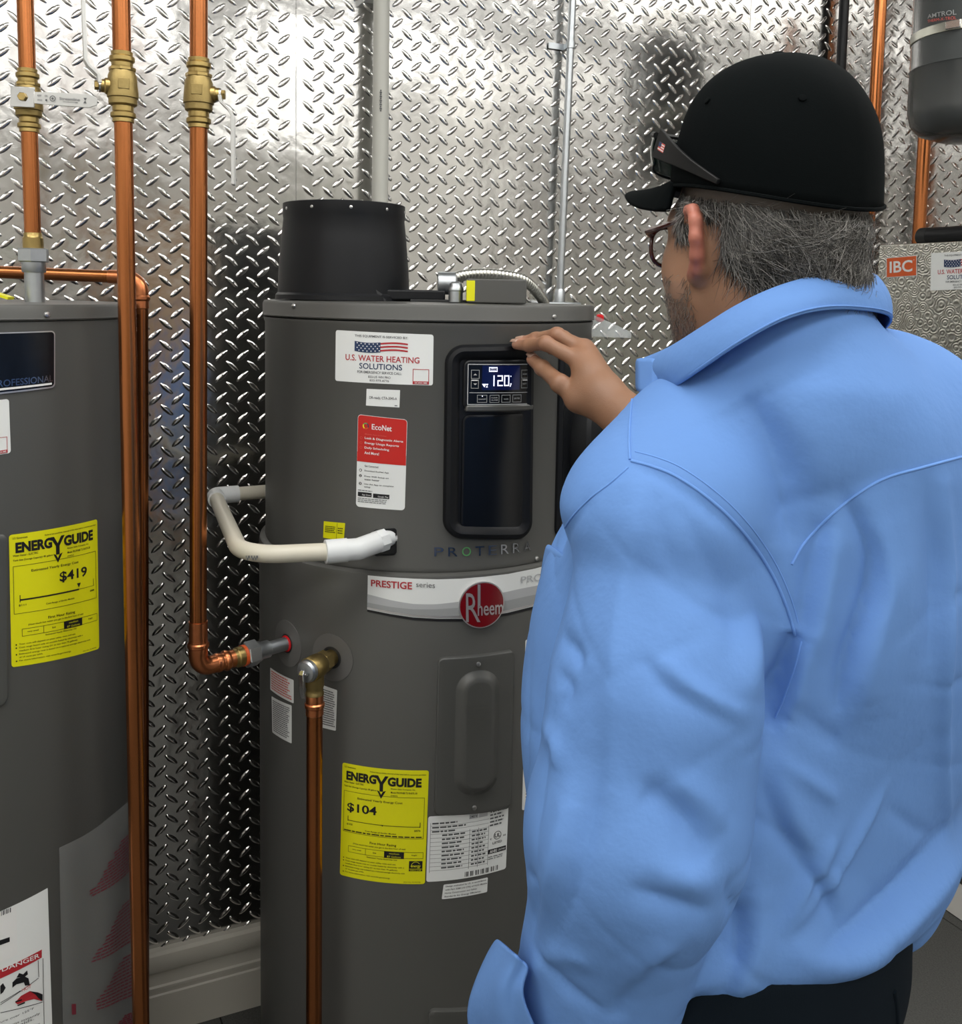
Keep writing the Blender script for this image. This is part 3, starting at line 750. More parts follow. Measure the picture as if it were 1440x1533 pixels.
# side intake panel and duct collar
plate_on(Patch(SHR, (836, 517), (880, 508), (877, 806), (829, 812)), 0.026, [(0, -0.002), (0.001, 0.004), (0.006, 0.008), (0.012, 0.005)], 'intake_panel', 'black_plastic', heater, n=10)
_pa = math.radians(82); _pz = SHR.hit(850, 672)[1]; _pn = SHR.normal(_pa)
MB().lathe([(0.140, -0.03), (0.150, 0.0), (0.146, 0.008), (0.112, 0.028), (0.108, 0.030), (0.108, 0.058), (0.102, 0.060), (0.101, 0.03)], SHR.pt(_pa, _pz), _pn, 48, True).build('duct_collar', 'black_plastic', heater, 30)

# black exhaust collar on the lid
_c = at_depth(515, 436, 1.745); VC = (_c[0], _c[1], z_top + 0.002)
vent = MB().lathe([(0.122, 0), (0.1215, 0.008), (0.1175, 0.012), (0.1160, 0.05), (0.1110, 0.11), (0.1075, 0.142), (0.1085, 0.146), (0.1085, 0.168), (0.1065, 0.169), (0.1050, 0.140), (0.105, 0.02)], VC, n=72).build('exhaust_collar', 'black_plastic', heater, 30, label='tapered black plastic exhaust collar')
for k in range(10):
    a = math.radians(-90 + 14 + 36 * k); nn = np.array([math.cos(a), math.sin(a), 0]); MB().lathe([(0.0028, 0), (0.0028, 0.0014), (0.0012, 0.0022)], np.array(VC) + nn * 0.1080 + np.array([0, 0, 0.157]), nn, 10).build('screw', 'screw', vent)
_t = Matrix.Rotation(math.radians(8), 3, 'Z')
MB().box((VC[0] + 0.115, VC[1] - 0.03, VC[2] + 0.011), (0.13, 0.09, 0.018), _t).build('collar_tray', 'black_plastic', vent, bevel=0.003)
for k in range(9): MB().box((VC[0] + 0.068 + k * 0.0125, VC[1] - 0.077 + 0.0017 * k, VC[2] + 0.011), (0.002, 0.004, 0.016)).build('rib', 'black_plastic', vent)
MB().add([(VC[0] + 0.045, VC[1] - 0.103, VC[2] + 0.045), (VC[0] + 0.055, VC[1] - 0.095, VC[2] + 0.0), (VC[0] + 0.085, VC[1] - 0.09, VC[2] + 0.0), (VC[0] + 0.07, VC[1] - 0.06, VC[2] + 0.05)], [(0, 1, 2, 3)]).build('gusset', 'black_plastic', vent)

# wiring box, fitting and flexible conduit on the lid
JB = at_depth(742, 437, 1.64); jb = MB().box((JB[0], JB[1], z_top + 0.022), (0.098, 0.075, 0.040), Matrix.Rotation(math.radians(3), 3, 'Z')).build('junction_box', 'heater_paint', heater, bevel=0.002)
_yp = Plane((JB[0], JB[1] - 0.0395, 0), (1, 0, 0), (0, -1, 0))
MB().box((JB[0] - 0.042, JB[1] - 0.036, z_top + 0.022), (0.014, 0.008, 0.034)).build('warning_tag', 'label_yellow', jb, bevel=0.0006)
_g = at_depth(682, 440, 1.62)
MB().lathe([(0.012, 0), (0.012, 0.018), (0.0135, 0.019), (0.0135, 0.023), (0.011, 0.026), (0.010, 0.031), (0.006, 0.034)], (_g[0], _g[1], z_top + 0.003), n=20).build('cable_clamp', 'galvanized', heater)
def spring(path, r, turns, wire, name, material, parent):
    P_ = [Vector(q) for q in path]; L = [0]
    for i in range(1, len(P_)): L.append(L[-1] + (P_[i] - P_[i - 1]).length)
    def at(t):
        d = t * L[-1]
        for i in range(1, len(P_)):
            if d <= L[i] or i == len(P_) - 1: return P_[i - 1].lerp(P_[i], (d - L[i - 1]) / max(L[i] - L[i - 1], 1e-9))
    n = turns * 3; pts = []; rad = []
    for k in range(n + 1): pts.append(at(k / n)); rad.append(r if k % 3 else r * 0.8)
    MB().tube(pts, rad, 14).build(name, material, parent, 60)
def curve(pts, n=40):
    """smooth curve through points (Catmull-Rom)"""
    P_ = [np.array(q, float) for q in pts]; P_ = [2 * P_[0] - P_[1]] + P_ + [2 * P_[-1] - P_[-2]]; out = []
    m = len(P_) - 3
    for k in range(n + 1):
        x = min(k / n * m, m - 1e-6); i = int(x); t = x - i; a, b, c, d = P_[i:i + 4]
        out.append(0.5 * ((2 * b) + (-a + c) * t + (2 * a - 5 * b + 4 * c - d) * t * t + (-a + 3 * b - 3 * c + d) * t**3))
    return out
_fx = [at_depth(x, y, d) for x, y, d in ((664, 424, 1.70), (690, 413, 1.74), (730, 410, 1.78), (775, 416, 1.82), (795, 428, 1.86), (807, 442, 1.90), (815, 455, 1.94), (822, 480, 1.98))]
spring(curve(_fx, 60), 0.0105, 46, 0, 'flexible_conduit', 'flex_steel', heater)
MB().lathe([(0.02, 0), (0.02, 0.03), (0.013, 0.034)], (_fx[0][0] - 0.01, _fx[0][1], _fx[0][2]), (1, 0.1, 0), 16).build('conduit_connector', 'galvanized', heater)
MB().box((HC[0] + 0.05, HC[1] - 0.13, z_top + 0.003), (0.15, 0.08, 0.006)).build('lid_plate', 'black_matte', heater, bevel=0.001)

# clear sleeve with a red cap behind the lid's rim
_a, _b, _c2, _d = [at_depth(x, y, 1.86) for x, y in ((886, 470), (945, 497), (945, 506), (886, 504))]
_v = [_a, _b, _c2, _d] + [q + np.array([0.0, 0.03, 0]) for q in (_a, _b, _c2, _d)]
sl = MB().add(_v, [(0, 1, 2, 3), (7, 6, 5, 4), (0, 4, 5, 1), (1, 5, 6, 2), (2, 6, 7, 3), (3, 7, 4, 0)]).build('clear_sleeve', 'clear_plastic', heater, smooth=False)
MB().lathe([(0.006, 0), (0.009, 0.004), (0.007, 0.012), (0.003, 0.014)], at_depth(897, 481, 1.875), (0.1, -0.3, 1), 12).build('red_cap', 'red_plastic', heater)

# chrome model lettering under the panel
_w = [(650, 819), (796, 809), (796, 824), (650, 832)]
PT = Patch(SHR, *_w); p = Print(PT, 0.002)
for k, ch in enumerate('PROTERRA'):
    if ch == 'O' : p.text(ch, k * .128, 0, k * .128 + .085, 1, 'carton_green', 0)
    else: p.text(ch, k * .128, 0, k * .128 + .085, 1, 'chrome_letter', 0.0)
p.build(heater, 'chrome_letters')

# name band and round emblem
BT = [(551, 861), (585, 864), (620, 866), (655, 867), (690, 866), (725, 863), (760, 859), (800, 851), (840, 840)]
BB = [(550, 912), (585, 919), (618, 924), (653, 926), (690, 926), (725, 923), (760, 917), (800, 907), (840, 893)]
def band(f0, f1, off, name, material, parent):
    v = []; fc = []
    for i in range(8 * 6 + 1):
        k = i / 6; j = min(int(k), 7); t = k - j
        tp = np.array(BT[j]) * (1 - t) + np.array(BT[j + 1]) * t; bt = np.array(BB[j]) * (1 - t) + np.array(BB[j + 1]) * t
        e0, e1 = f0(i / 48), f1(i / 48)
        for e in (e0, e1): q = tp * (1 - e) + bt * e; a = TANK.hit(*q); v.append(TANK.pt(a[0], a[1], off))
    for i in range(48): fc.append((2 * i, 2 * i + 1, 2 * i + 3, 2 * i + 2))
    return obj(name, v, fc, material, parent, True)
bnd = band(lambda k: 0, lambda k: 1, 0.0012, 'name_band', 'paper_white', heater); bnd['label'] = 'white and silver name band'
band(lambda k: .98, lambda k: 1.07, 0.0008, 'band_edge', 'ink_black', bnd); band(lambda k: .93, lambda k: .98, 0.0018, 'band_edge', 'silver_trim', bnd)
band(lambda k: .55 + .10 * math.sin(k * 6.0), lambda k: .93, 0.0015, 'band_swoosh', 'ink_lightgrey', bnd); band(lambda k: .74 + .06 * math.sin(k * 5 + 1), lambda k: .93, 0.0017, 'band_swoosh', 'ink_midgrey', bnd)
px_text(TANK, 'PRESTIGE', ((556, 867), (617, 871), (617, 882), (556, 877)), 'ink_red', bnd, .0022, 0.02)
px_text(TANK, 'series', ((623, 871), (651, 872), (651, 880), (623, 878)), 'ink_grey', bnd, .0022)
px_text(TANK, 'PROFESSIONAL', ((779, 863), (868, 838), (868, 850), (779, 873)), 'ink_lightgrey', bnd, .0022)
def disc_on(surf, c, ra, off, name, material, parent, r_in=0.0, n=48, lip=0.0):
    v = []; f = []; rs = np.linspace(r_in, 1, 5)
    for k in range(n):
        a = 2 * math.pi * k / n
        for q in rs: v.append(surf.pt(c[0] + ra * q * math.cos(a) / surf.scale(), c[1] + ra * q * math.sin(a), off))
        if lip: v.append(surf.pt(c[0] + ra * math.cos(a) / surf.scale(), c[1] + ra * math.sin(a), off - lip))
    m = len(rs) + (1 if lip else 0)
    for k in range(n):
        for j in range(m - 1): f.append((k * m + j, k * m + j + 1, ((k + 1) % n) * m + j + 1, ((k + 1) % n) * m + j))
    return obj(name, v, f, material, parent, True, 30)
EC = TANK.hit(720, 904); em = disc_on(TANK, EC, 0.0385, 0.006, 'round_emblem', 'silver_trim', heater, 0, 48, 0.006); em['label'] = 'round red emblem with silver lettering'
disc_on(TANK, EC, 0.0365, 0.0066, 'enamel', 'emblem_red', em)
px_text(TANK, 'R', ((696, 886), (712, 886), (717, 929), (696, 929)), 'silver_trim', em, .0074, 0.0)
px_text(TANK, 'heem', ((713, 898), (750, 896), (750, 917), (713, 920)), 'silver_trim', em, .0074, 0.012)
px_text(TANK, 'l', ((713, 873), (717, 873), (717, 905), (713, 905)), 'silver_trim', em, .0074, 0.0)

# drain port in the shroud
port = plate_on(Patch(SHR, (558, 793), (594, 790), (594, 831), (560, 833)), 0.006, [(0, -0.001), (0.0006, 0.0022), (0.002, 0.0022), (0.0026, 0.0006)], 'drain_port', 'black_gloss', heater, 8)
_q = SHR.hit(580, 803); disc_on(SHR, _q, 0.008, 0.0016, 'port_clip', 'black_matte', port, 0.6, 20)

# element cover
acc = plate_on(Patch(TANK, (655, 983), (768, 971), (763, 1208), (649, 1219)), 0.010, [(0, -0.002), (0.0008, 0.005), (0.003, 0.0065), (0.008, 0.0068)], 'element_cover', 'heater_panel', heater, label='grey element cover with an oblong raised middle')
plate_on(Patch(TANK, (681, 1003), (746, 997), (743, 1184), (677, 1190)), 0.034, [(0, 0.0065), (0.004, 0.008), (0.009, 0.013), (0.013, 0.0155), (0.018, 0.0162)], 'raised_middle', 'heater_panel', acc, 12)
EP = Patch(TANK, (690, 1050), (735, 1046), (734, 1090), (690, 1096)); Print(EP, 0.0166).lines(.1, 0, .95, 1, 9, 'heater_paint', .5, .3, 2).build(acc, 'embossed_text')
for px, py in ((714, 992), (708, 1206)): screw_at(TANK, px, py, acc, 0.004, 0.007)
acc2 = plate_on(Patch(TANK, (641, 1508), (765, 1494), (762, 1742), (637, 1752)), 0.012, [(0, -0.002), (0.0008, 0.005), (0.003, 0.0065), (0.008, 0.0068)], 'element_cover', 'heater_panel', heater)

# energy label
def energy_label(surf, c4, parent, cost, low):
    P, o = sticker('energy_label', surf, c4, 'label_yellow', parent, 0.004, label='bright yellow energy label with black print')
    p = Print(P)
    p.text('U.S. Government', .03, .022, .17, .036); p.text('Federal law prohibits removal of this label before consumer purchase', .34, .032, .97, .046)
    p.text('ENERG', .055, .062, .415, .142, 'ink_black', 0.05); p.text('GUIDE', .545, .068, .925, .148, 'ink_black', 0.05)
    p.poly([(.395, .062), (.435, .062), (.475, .115), (.515, .062), (.555, .062), (.495, .135), (.495, .20), (.455, .20), (.455, .135)])
    p.poly([(.425, .19), (.455, .20), (.475, .228), (.495, .20), (.53, .19), (.475, .262)])
    p.text('Water Heater - ELECTRIC', .03, .152, .27, .168); p.text('Tank Size (Storage Capacity): 80 gallons', .03, .188, .42, .206)
    p.text('Rheem Sales Company, Inc.', .585, .162, .86, .178); p.text('Model PROPH80 T2 RH375-30', .585, .192, .88, .208); p.text('(240V)', .585, .222, .66, .236)
    p.frame(.03, .238, .965, .60, .004)
    p.text('Estimated Yearly Energy Cost', .20, .278, .72, .302)
    if low:
        p.text(cost, .075, .338, .43, .425, 'ink_black', 0.02); p.rect(.09, .492, .925, .497); p.rect(.085, .455, .093, .50); p.rect(.92, .455, .928, .50)
        p.text('$103', .075, .52, .145, .538); p.text('$876', .86, .52, .93, .538); p.disc(.50, .497, .0012)
        p.text('Cost Range of Similar Models', .30, .556, .66, .572); p.lines(.04, .58, .95, .592, 1, 'ink_black', .8, .02, 8)
    else:
        p.text(cost, .49, .335, .83, .42, 'ink_black', 0.02); p.rect(.09, .492, .72, .503); p.rect(.72, .496, .925, .499); p.rect(.085, .46, .092, .515); p.rect(.92, .445, .926, .50)
        p.poly([(.695, .45), (.745, .45), (.72, .485)])
        p.text('$111', .075, .53, .145, .546); p.text('$888', .87, .525, .93, .54); p.text('Cost Range of Similar Models', .34, .55, .66, .566)
    p.text('First Hour Rating', .36, .652, .665, .678); p.text('(How much hot water you get in the first hour of use)', .16, .685, .77, .702)
    p.frame(.10, .718, .97, .775, .004); p.rect(.31, .718, .314, .775); p.rect(.53, .718, .755, .778)
    p.text('very small', .15, .738, .26, .752); p.text('low', .40, .738, .44, .752); p.text('medium', .59, .728, .70, .742, 'label_yellow', 0, .0003); p.text('87 Gallons', .565, .755, .72, .77, 'label_yellow', 0, .0003); p.text('high', .84, .738, .90, .752)
    p.text('Estimated Yearly Electricity Use', .33, .785, .68, .80)
    rows = ['Your cost will depend on your utility rates and use.', 'Cost range based only on models fueled by electricity with a', 'medium first hour rating (51 to less than 75 gallons).', 'Estimated energy cost is based on a national average electricity cost', 'of 14 cents per kWh.', 'For more information, visit www.ftc.gov/energy.']
    for k, s_ in enumerate(rows):
        t = .825 + .025 * k; p.text(s_, .07, t, .07 + min(.0115 * len(s_), .80 if not low or k > 3 else .70), t + .015)
        if k in (0, 1, 3, 5): p.disc(.045, t + .008, .0011, n=8)
    p.text('(Part No. 92-95778)', .76, .978, .95, .988)
    if low:
        p.rect(.815, .795, .965, .885); p.disc(.89, .838, .0075, 'label_yellow', .0003, .0068, 20, 190, 330); p.text('energy', .835, .832, .945, .856, 'label_yellow', 0.01, .0003); p.rect(.82, .862, .96, .866, 'label_yellow', .0003); p.text('ENERGY STAR', .83, .870, .95, .881, 'label_yellow', 0, .0003)
    p.build(o, 'printed_mark'); return o
energy_label(TANK, ((513, 1141), (642, 1153), (636, 1323), (509, 1309)), heater, '$104', True)

# rating plate and small labels
P, o = sticker('rating_plate', TANK, ((641, 1222), (761, 1203), (757, 1300), (638, 1320)), 'paper_white', heater, 0.004, label='white rating plate sticker with tables and a barcode')
p = Print(P)
for k in range(12):
    t = .10 + k * .062; p.rect(.03, t + .048, .74, t + .052, 'ink_grey'); p.lines(.05 + (.12 if k > 2 else 0), t, .47, t + .048, 1, 'ink_grey', .5, .35, k)
    if k > 2: p.lines(.53, t, .72, t + .048, 1, 'ink_grey', .5, .3, k + 40)
for u in (.03, .5, .61, .74): p.rect(u, .25 if u > .4 else .1, u + .004, .86, 'ink_grey')
p.rect(.49, .03, .60, .10, 'ink_lightgrey'); p.text('240 V', .50, .05, .59, .085); p.rect(.61, .03, .72, .10, 'ink_lightgrey')
for k in range(26):
    if k % 4 != 3: p.rect(.46 + k * .0165, .90, .46 + k * .0165 + (.010 if k % 3 else .006), .975)
for k in range(7): p.rect(.76 + k * .031, .015, .76 + k * .031 + (.022 if k % 2 else .012), .065)
p.lines(.755, .09, .97, .30, 4, 'ink_grey', .45, .3, 77); p.disc(.862, .435, .0072, 'ink_black', 0, .0063, 24); p.text('UL', .825, .405, .90, .465, 'ink_black', 0.02); p.text('c', .765, .46, .785, .485); p.text('us', .94, .45, .975, .475); p.text('LISTED', .80, .525, .925, .56, 'ink_black', 0.02)
p.rect(.745, .63, .985, .70, 'ink_black'); p.text('AHRI', .765, .642, .86, .688, 'ink_white', 0.02, .0003); p.text('CERTIFIED', .875, .652, .975, .68, 'ink_white', 0, .0003); p.lines(.75, .74, .97, .80, 2, 'ink_grey', .4, .2, 5)
p.build(o, 'printed_mark')
P, o = sticker('compliance_sticker', TANK, ((664, 1324), (730, 1313), (729, 1335), (661, 1346)), 'paper_white', heater, 0.002)
p = Print(P)
for k, s_ in enumerate(('Design evaluated by UL in accordance', 'with Part 3280 (10 CFR) of HUD Mobile', 'Home Construction and Safety', 'Standards for Energy Efficiency.')): p.text(s_, .05, .08 + k * .23, .05 + .0252 * len(s_), .22 + k * .23)
p.build(o, 'lettering')
for k, (c4, ink, rows) in enumerate(((((405, 999), (440, 1018), (440, 1053), (405, 1032)), 'ink_pale_red', 8), (((407, 1042), (437, 1056), (437, 1113), (408, 1096)), 'ink_grey', 16), (((480, 1024), (505, 1033), (503, 1094), (479, 1088)), 'ink_grey', 16))):
    P, o = sticker('instruction_sticker', TANK, c4, 'paper_white', heater, 0.002)
    Print(P).lines(.08, .08, .94, .94, rows, ink, .5, .18, 20 + k).build(o, 'fine_print')
for k, c4 in enumerate((((786, 958), (828, 945), (826, 1084), (783, 1098)), ((784, 1103), (826, 1089), (823, 1200), (781, 1213)))):
    P, o = sticker('instruction_sticker', TANK, c4, 'paper_white', heater, 0.003)
    if k: Print(P).rect(.10, .03, .55, .12, 'ink_pale_red').lines(.10, .15, .9, .9, 18, 'ink_grey', .5, .18, 51).build(o, 'fine_print')

# ------------------------------------------------------------------ hot water outlet: fitting, union, copper
RA = TANK.hit(430, 963); disc_on(TANK, RA, 0.040, 0.0012, 'pipe_collar_plate', 'ring_grey', heater, 0.0, 40, 0.0012)
RB = TANK.hit(497, 984); disc_on(TANK, RB, 0.040, 0.0012, 'pipe_collar_plate', 'ring_grey', heater, 0.0, 40, 0.0012)
disc_on(TANK, RA, 0.0165, 0.0018, 'nipple_hole', 'black_matte', heater); disc_on(TANK, (RB[0], RB[1]), 0.0185, 0.0018, 'valve_hole', 'black_matte', heater)
pa = np.array(TANK.pt(*RA)); na = TANK.normal(RA[0])
def lat(axis_o, axis, prof, name, material, parent, n=28, twist=0.0, angle=35): return MB().lathe(prof, axis_o, axis, n, True, twist).build(name, material, parent, angle)

def hexring(r, h0, h1, c=0.0015): return [(r - c, h0), (r, h0 + c), (r, h1 - c), (r - c, h1)]
hot = empty('copper_outlet_pipe', tuple(pa), 'copper riser joined by a shiny union to the heat pump heater', 'pipe')
lat(pa, na, [(0.0115, -0.01), (0.0115, 0.045)], 'steel_nipple', 'galvanized', hot)
lat(pa, na, [(0.0122, -0.004), (0.0140, 0.0), (0.0140, 0.003), (0.012, 0.004)], 'red_seal', 'red_plastic', hot)
lat(pa, na, [(0.012, 0.036), (0.0145, 0.038), (0.0145, 0.052), (0.017, 0.056), (0.017, 0.062)], 'union_tail', 'galvanized', hot)
lat(pa, na, hexring(0.0215, 0.060, 0.082), 'union_nut', 'galvanized', hot, 6, 0.3, 20)
lat(pa, na, [(0.0175, 0.082), (0.0175, 0.0875)], 'fibre_gasket', 'ink_orange', hot)
lat(pa, na, [(0.0165, 0.0875), (0.0165, 0.097), (0.0150, 0.099), (0.0150, 0.104)], 'brass_adapter', 'brass', hot)
JC = pa + na * 0.166; TOPC = at_depth(306, -40, JC[1]); TOPC[2] = ROOMH - 0.02
_up = (TOPC - JC); TOPC = JC + _up
pth = arc_pts(tuple(pa + na * 0.100), tuple(JC), tuple(JC + _up * 0.04), 0.021, 10)
MB().tube(pth, 0.0146, 20).build('elbow', 'copper_fitting', hot)
lat(pa, na, [(0.0148, 0.112), (0.0168, 0.115), (0.0168, 0.119), (0.0148, 0.122)], 'press_bead', 'copper_fitting', hot)
lat(pa, na, [(0.0148, 0.126), (0.0155, 0.128), (0.0155, 0.134), (0.0148, 0.136)], 'press_bead', 'copper_fitting', hot)
_ud = _up / np.linalg.norm(_up)
lat(JC, _ud, [(0.0146, 0.020), (0.0150, 0.022), (0.0150, 0.034), (0.0170, 0.036), (0.0170, 0.041), (0.0148, 0.043), (0.0148, 0.046)], 'press_bead', 'copper_fitting', hot)
MB().tube([tuple(JC + _ud * 0.03), tuple(TOPC)], 0.0133, 24).build('riser', 'copper', hot)

def ball_valve(name, o, axis, rp, stem, label, group, handle):
    """brass press-end ball valve: o centre, axis of the pipe, rp pipe radius, stem direction"""
    o = np.array(o, float); A = np.array(axis, float); A /= np.linalg.norm(A); S = np.array(stem, float); S -= A * (S @ A); S /= np.linalg.norm(S); k = rp / 0.0117
    t = empty(name, tuple(o), label, 'valve', group)
    for sg in (-1, 1):
        lat(o, A * sg, [(0.0130 * k, 0.020 * k), (0.0135 * k, 0.024 * k), (0.0135 * k, 0.031 * k), (0.0160 * k, 0.0335 * k), (0.0160 * k, 0.0385 * k), (0.0135 * k, 0.0405 * k), (0.0137 * k, 0.045 * k), (0.0126 * k, 0.0455 * k)], 'press_end', 'brass', t)
    lat(o, A, [(0.0155 * k, -0.024 * k), (0.0180 * k, -0.022 * k), (0.0180 * k, -0.0145 * k), (0.0198 * k, -0.0135 * k), (0.0198 * k, -0.008 * k), (0.0188 * k, 0.004 * k), (0.0182 * k, 0.014 * k), (0.0150 * k, 0.022 * k), (0.0138 * k, 0.025 * k)], 'valve_body', 'cast_brass', t)
    lat(o, S, [(0.0105 * k, 0.010 * k), (0.0105 * k, 0.021 * k), (0.0085 * k, 0.023 * k), (0.0085 * k, 0.027 * k)], 'stem_boss', 'brass', t, 20)
    lat(o, S, [(0.0088 * k, 0.027 * k), (0.0088 * k, 0.0295 * k)], 'handle_plate', 'chrome', t, 20)
    lat(o, S, hexring(0.0062 * k, 0.0295 * k, 0.0345 * k, 0.0006), 'stem_nut', 'brass', t, 6, 0.2, 20)
    # cast square mark on the body facing the camera
    B = np.cross(A, S); f_ = -B if (-B)[1] < 0 else B
    if abs(S[0]) > 0.5:
        cm = o + f_ * 0.0185 * k + A * 0.002 * k; W3 = S
        strip([cm - A * 0.007 * k, cm + A * 0.007 * k], W3, 0.014 * k, f_, 0.003, 'cast_mark', 'cast_brass', t)
    lat(o, A, hexring(0.0172 * k, 0.0205 * k, 0.0255 * k, 0.0008), 'hex_flat', 'brass', t, 8, 0.2, 20)
    handle(t, o, A, S, k); return t
def strip(pts, width_dir, w, th_dir, th, name, material, parent):
    """bar of rectangular section along points"""
    mb = MB(); wd, td = np.array(width_dir), np.array(th_dir); n = len(pts); v = []; f = []
    ws = w if hasattr(w, '__len__') else [w] * n
    for p_, ww in zip(pts, ws):
        p_ = np.array(p_); v += [p_ - wd * ww / 2 - td * th / 2, p_ + wd * ww / 2 - td * th / 2, p_ + wd * ww / 2 + td * th / 2, p_ - wd * ww / 2 + td * th / 2]
    for i in range(n - 1):
        for k in range(4): a, b = i * 4 + k, i * 4 + (k + 1) % 4; f.append((a, b, b + 4, a + 4))
    f += [(3, 2, 1, 0), tuple(4 * (n - 1) + k for k in range(4))]
    return mb.add(v, f).build(name, material, parent, 30, bevel=0.0008)

# ------------------------------------------------------------------ the three valves on the risers
GV = 'brass ball valves on the copper risers'
# middle riser (in front of the neighbouring heater)
B0, B1 = at_depth(181, 0, 1.35), at_depth(211, 1533, 1.35); BD = (B0 - B1) / np.linalg.norm(B0 - B1)
def along(p, d, z): return p + d * ((z - p[2]) / d[2])
midr = empty('copper_riser', tuple(along(B0, BD, 0.0)), 'long bare copper riser passing beside the neighbouring heater jacket', 'pipe')
MB().tube([tuple(along(B0, BD, 0.02)), tuple(along(B0, BD, 1.3)), tuple(along(B0, BD, ROOMH - 0.01))], 0.0122, 24).build('riser', 'copper', midr)
MB().lathe([(0.03, 0), (0.03, 0.006), (0.014, 0.02)], tuple(along(B0, BD, 0.0)), n=24).build('floor_flange', 'copper_fitting', midr)
def h_up(t, o, A, S, k):
    w = np.cross(S, A)
    strip([o + S * 0.028 * k + A * 0.002, o + S * 0.029 * k + A * 0.012 * k, o + S * 0.040 * k + A * 0.022 * k, o + S * 0.0445 * k + A * 0.03 * k, o + S * 0.0465 * k + A * 0.15 * k], w, 0.020 * k, S, 0.0052, 'lever', 'white_lever', t)
vb = at_depth(180.5, 131, 1.35); vb = along(B0, BD, vb[2])
ball_valve('ball_valve', vb, BD, 0.0122, (-0.91, -0.41, 0), 'brass ball valve with a white lever turned straight up', GV, h_up)
# riser of the outlet pipe
def h_down(t, o, A, S, k):
    w = np.cross(S, A)
    strip([o + S * 0.028 * k - A * 0.002, o + S * 0.029 * k - A * 0.010 * k, o + S * 0.040 * k - A * 0.020 * k, o + S * 0.0445 * k - A * 0.028 * k, o + S * 0.0455 * k - A * 0.118 * k], w, 0.020 * k, S, 0.0052, 'lever', 'white_lever', t)
vc = along(JC, _ud, at_depth(305, 140, JC[1])[2])
ball_valve('ball_valve', vc, _ud, 0.0133, (0.985, 0.14, 0), 'brass ball valve with a white lever hanging straight down', GV, h_down)
# riser into the neighbouring heater
A1 = at_depth(52, 440, 1.50); A0 = at_depth(37.5, 0, 1.50); AD = (A0 - A1) / np.linalg.norm(A0 - A1)
inl = empty('copper_inlet_pipe', tuple(A1), 'copper pipe joined by a galvanized union to the heater under it', 'pipe')
_zu = at_depth(48, 372, 1.5)[2]; _zn = at_depth(50, 408, 1.5)[2]
MB().tube([tuple(along(A1, AD, _zu)), tuple(along(A1, AD, ROOMH - 0.01))], 0.0122, 24).build('riser', 'copper', inl)
ua = along(A1, AD, _zu)
lat(ua, AD, [(0.0150, 0.0), (0.0150, 0.016), (0.0135, 0.018), (0.0130, 0.024)], 'brass_adapter', 'brass', inl)
lat(ua, -AD, hexring(0.0232, 0.0, 0.021), 'union_nut', 'galvanized', inl, 6, 0.25, 20)
lat(ua, -AD, [(0.0178, 0.020), (0.0178, 0.034), (0.0165, 0.037)], 'union_tail', 'galvanized', inl)
NPO = ua - AD * 0.034
# left heater geometry needs its lid height first
HL = (-0.87, 1.48); JL = Cyl(*HL, 0.31)
zl_top = JL.hit(100, 456)[1]; zl_low = JL.hit(100, 479)[1]
MB().tube([tuple(NPO), tuple(along(A1, AD, zl_top - 0.004))], 0.0142, 20).build('steel_nipple', 'galvanized', inl)
def h_side(t, o, A, S, k):
    d = at_depth(150, 157, 1.45) - at_depth(40, 150, 1.45); d = d / np.linalg.norm(d); w = np.cross(d, S); w /= np.linalg.norm(w)
    strip([o + S * 0.0285 * k - d * 0.018, o + S * 0.0285 * k + d * 0.018], w, 0.030, S, 0.003, 'lever_head', 'chrome', t)
    lev = strip([o + S * 0.0285 * k + d * 0.015, o + S * 0.0288 * k + d * 0.06, o + S * 0.0292 * k + d * 0.100, o + S * 0.0295 * k + d * 0.112], w, [0.017, 0.0195, 0.020, 0.011], S, 0.0028, 'lever', 'white_lever', t)
    f0 = o + S * (0.0288 * k + 0.0022); up = w if w[2] > 0 else -w
    class PL:
        def pt(s, u, tt, off=0): q = f0 + d * (0.02 + 0.085 * u) + up * (0.008 - 0.016 * tt) + S * (off - 0.0005); return tuple(q)
        w, h = 0.085, 0.016
    p = Print(PL()); p.text('Streamline', .42, .32, .78, .58, 'ink_grey', 0.01); p.text('W-R.COM', .48, .68, .74, .78, 'ink_grey')
    p.disc(.30, .5, .0045, 'ink_grey', 0, .0034, 20); p.disc(.30, .5, .0016, 'ink_grey'); p.text('600', .03, .2, .10, .38, 'ink_grey'); p.text('WOG', .03, .62, .12, .8, 'ink_grey'); p.text('ON', .16, .2, .21, .4, 'ink_grey'); p.disc(.19, .68, .0016, 'ink_grey'); p.poly([(.84, .25), (.90, .25), (.87, .5), (.90, .75), (.84, .75), (.87, .5)], 'ink_grey')
    p.build(lev, 'printed_mark')
va = along(A1, AD, at_depth(41, 151, 1.5)[2])
_sv = np.array([0.18, -1, 0.0])
ball_valve('ball_valve', va, AD, 0.0122, _sv, 'brass ball valve with a flat printed lever lying across the pipe', GV, h_side)

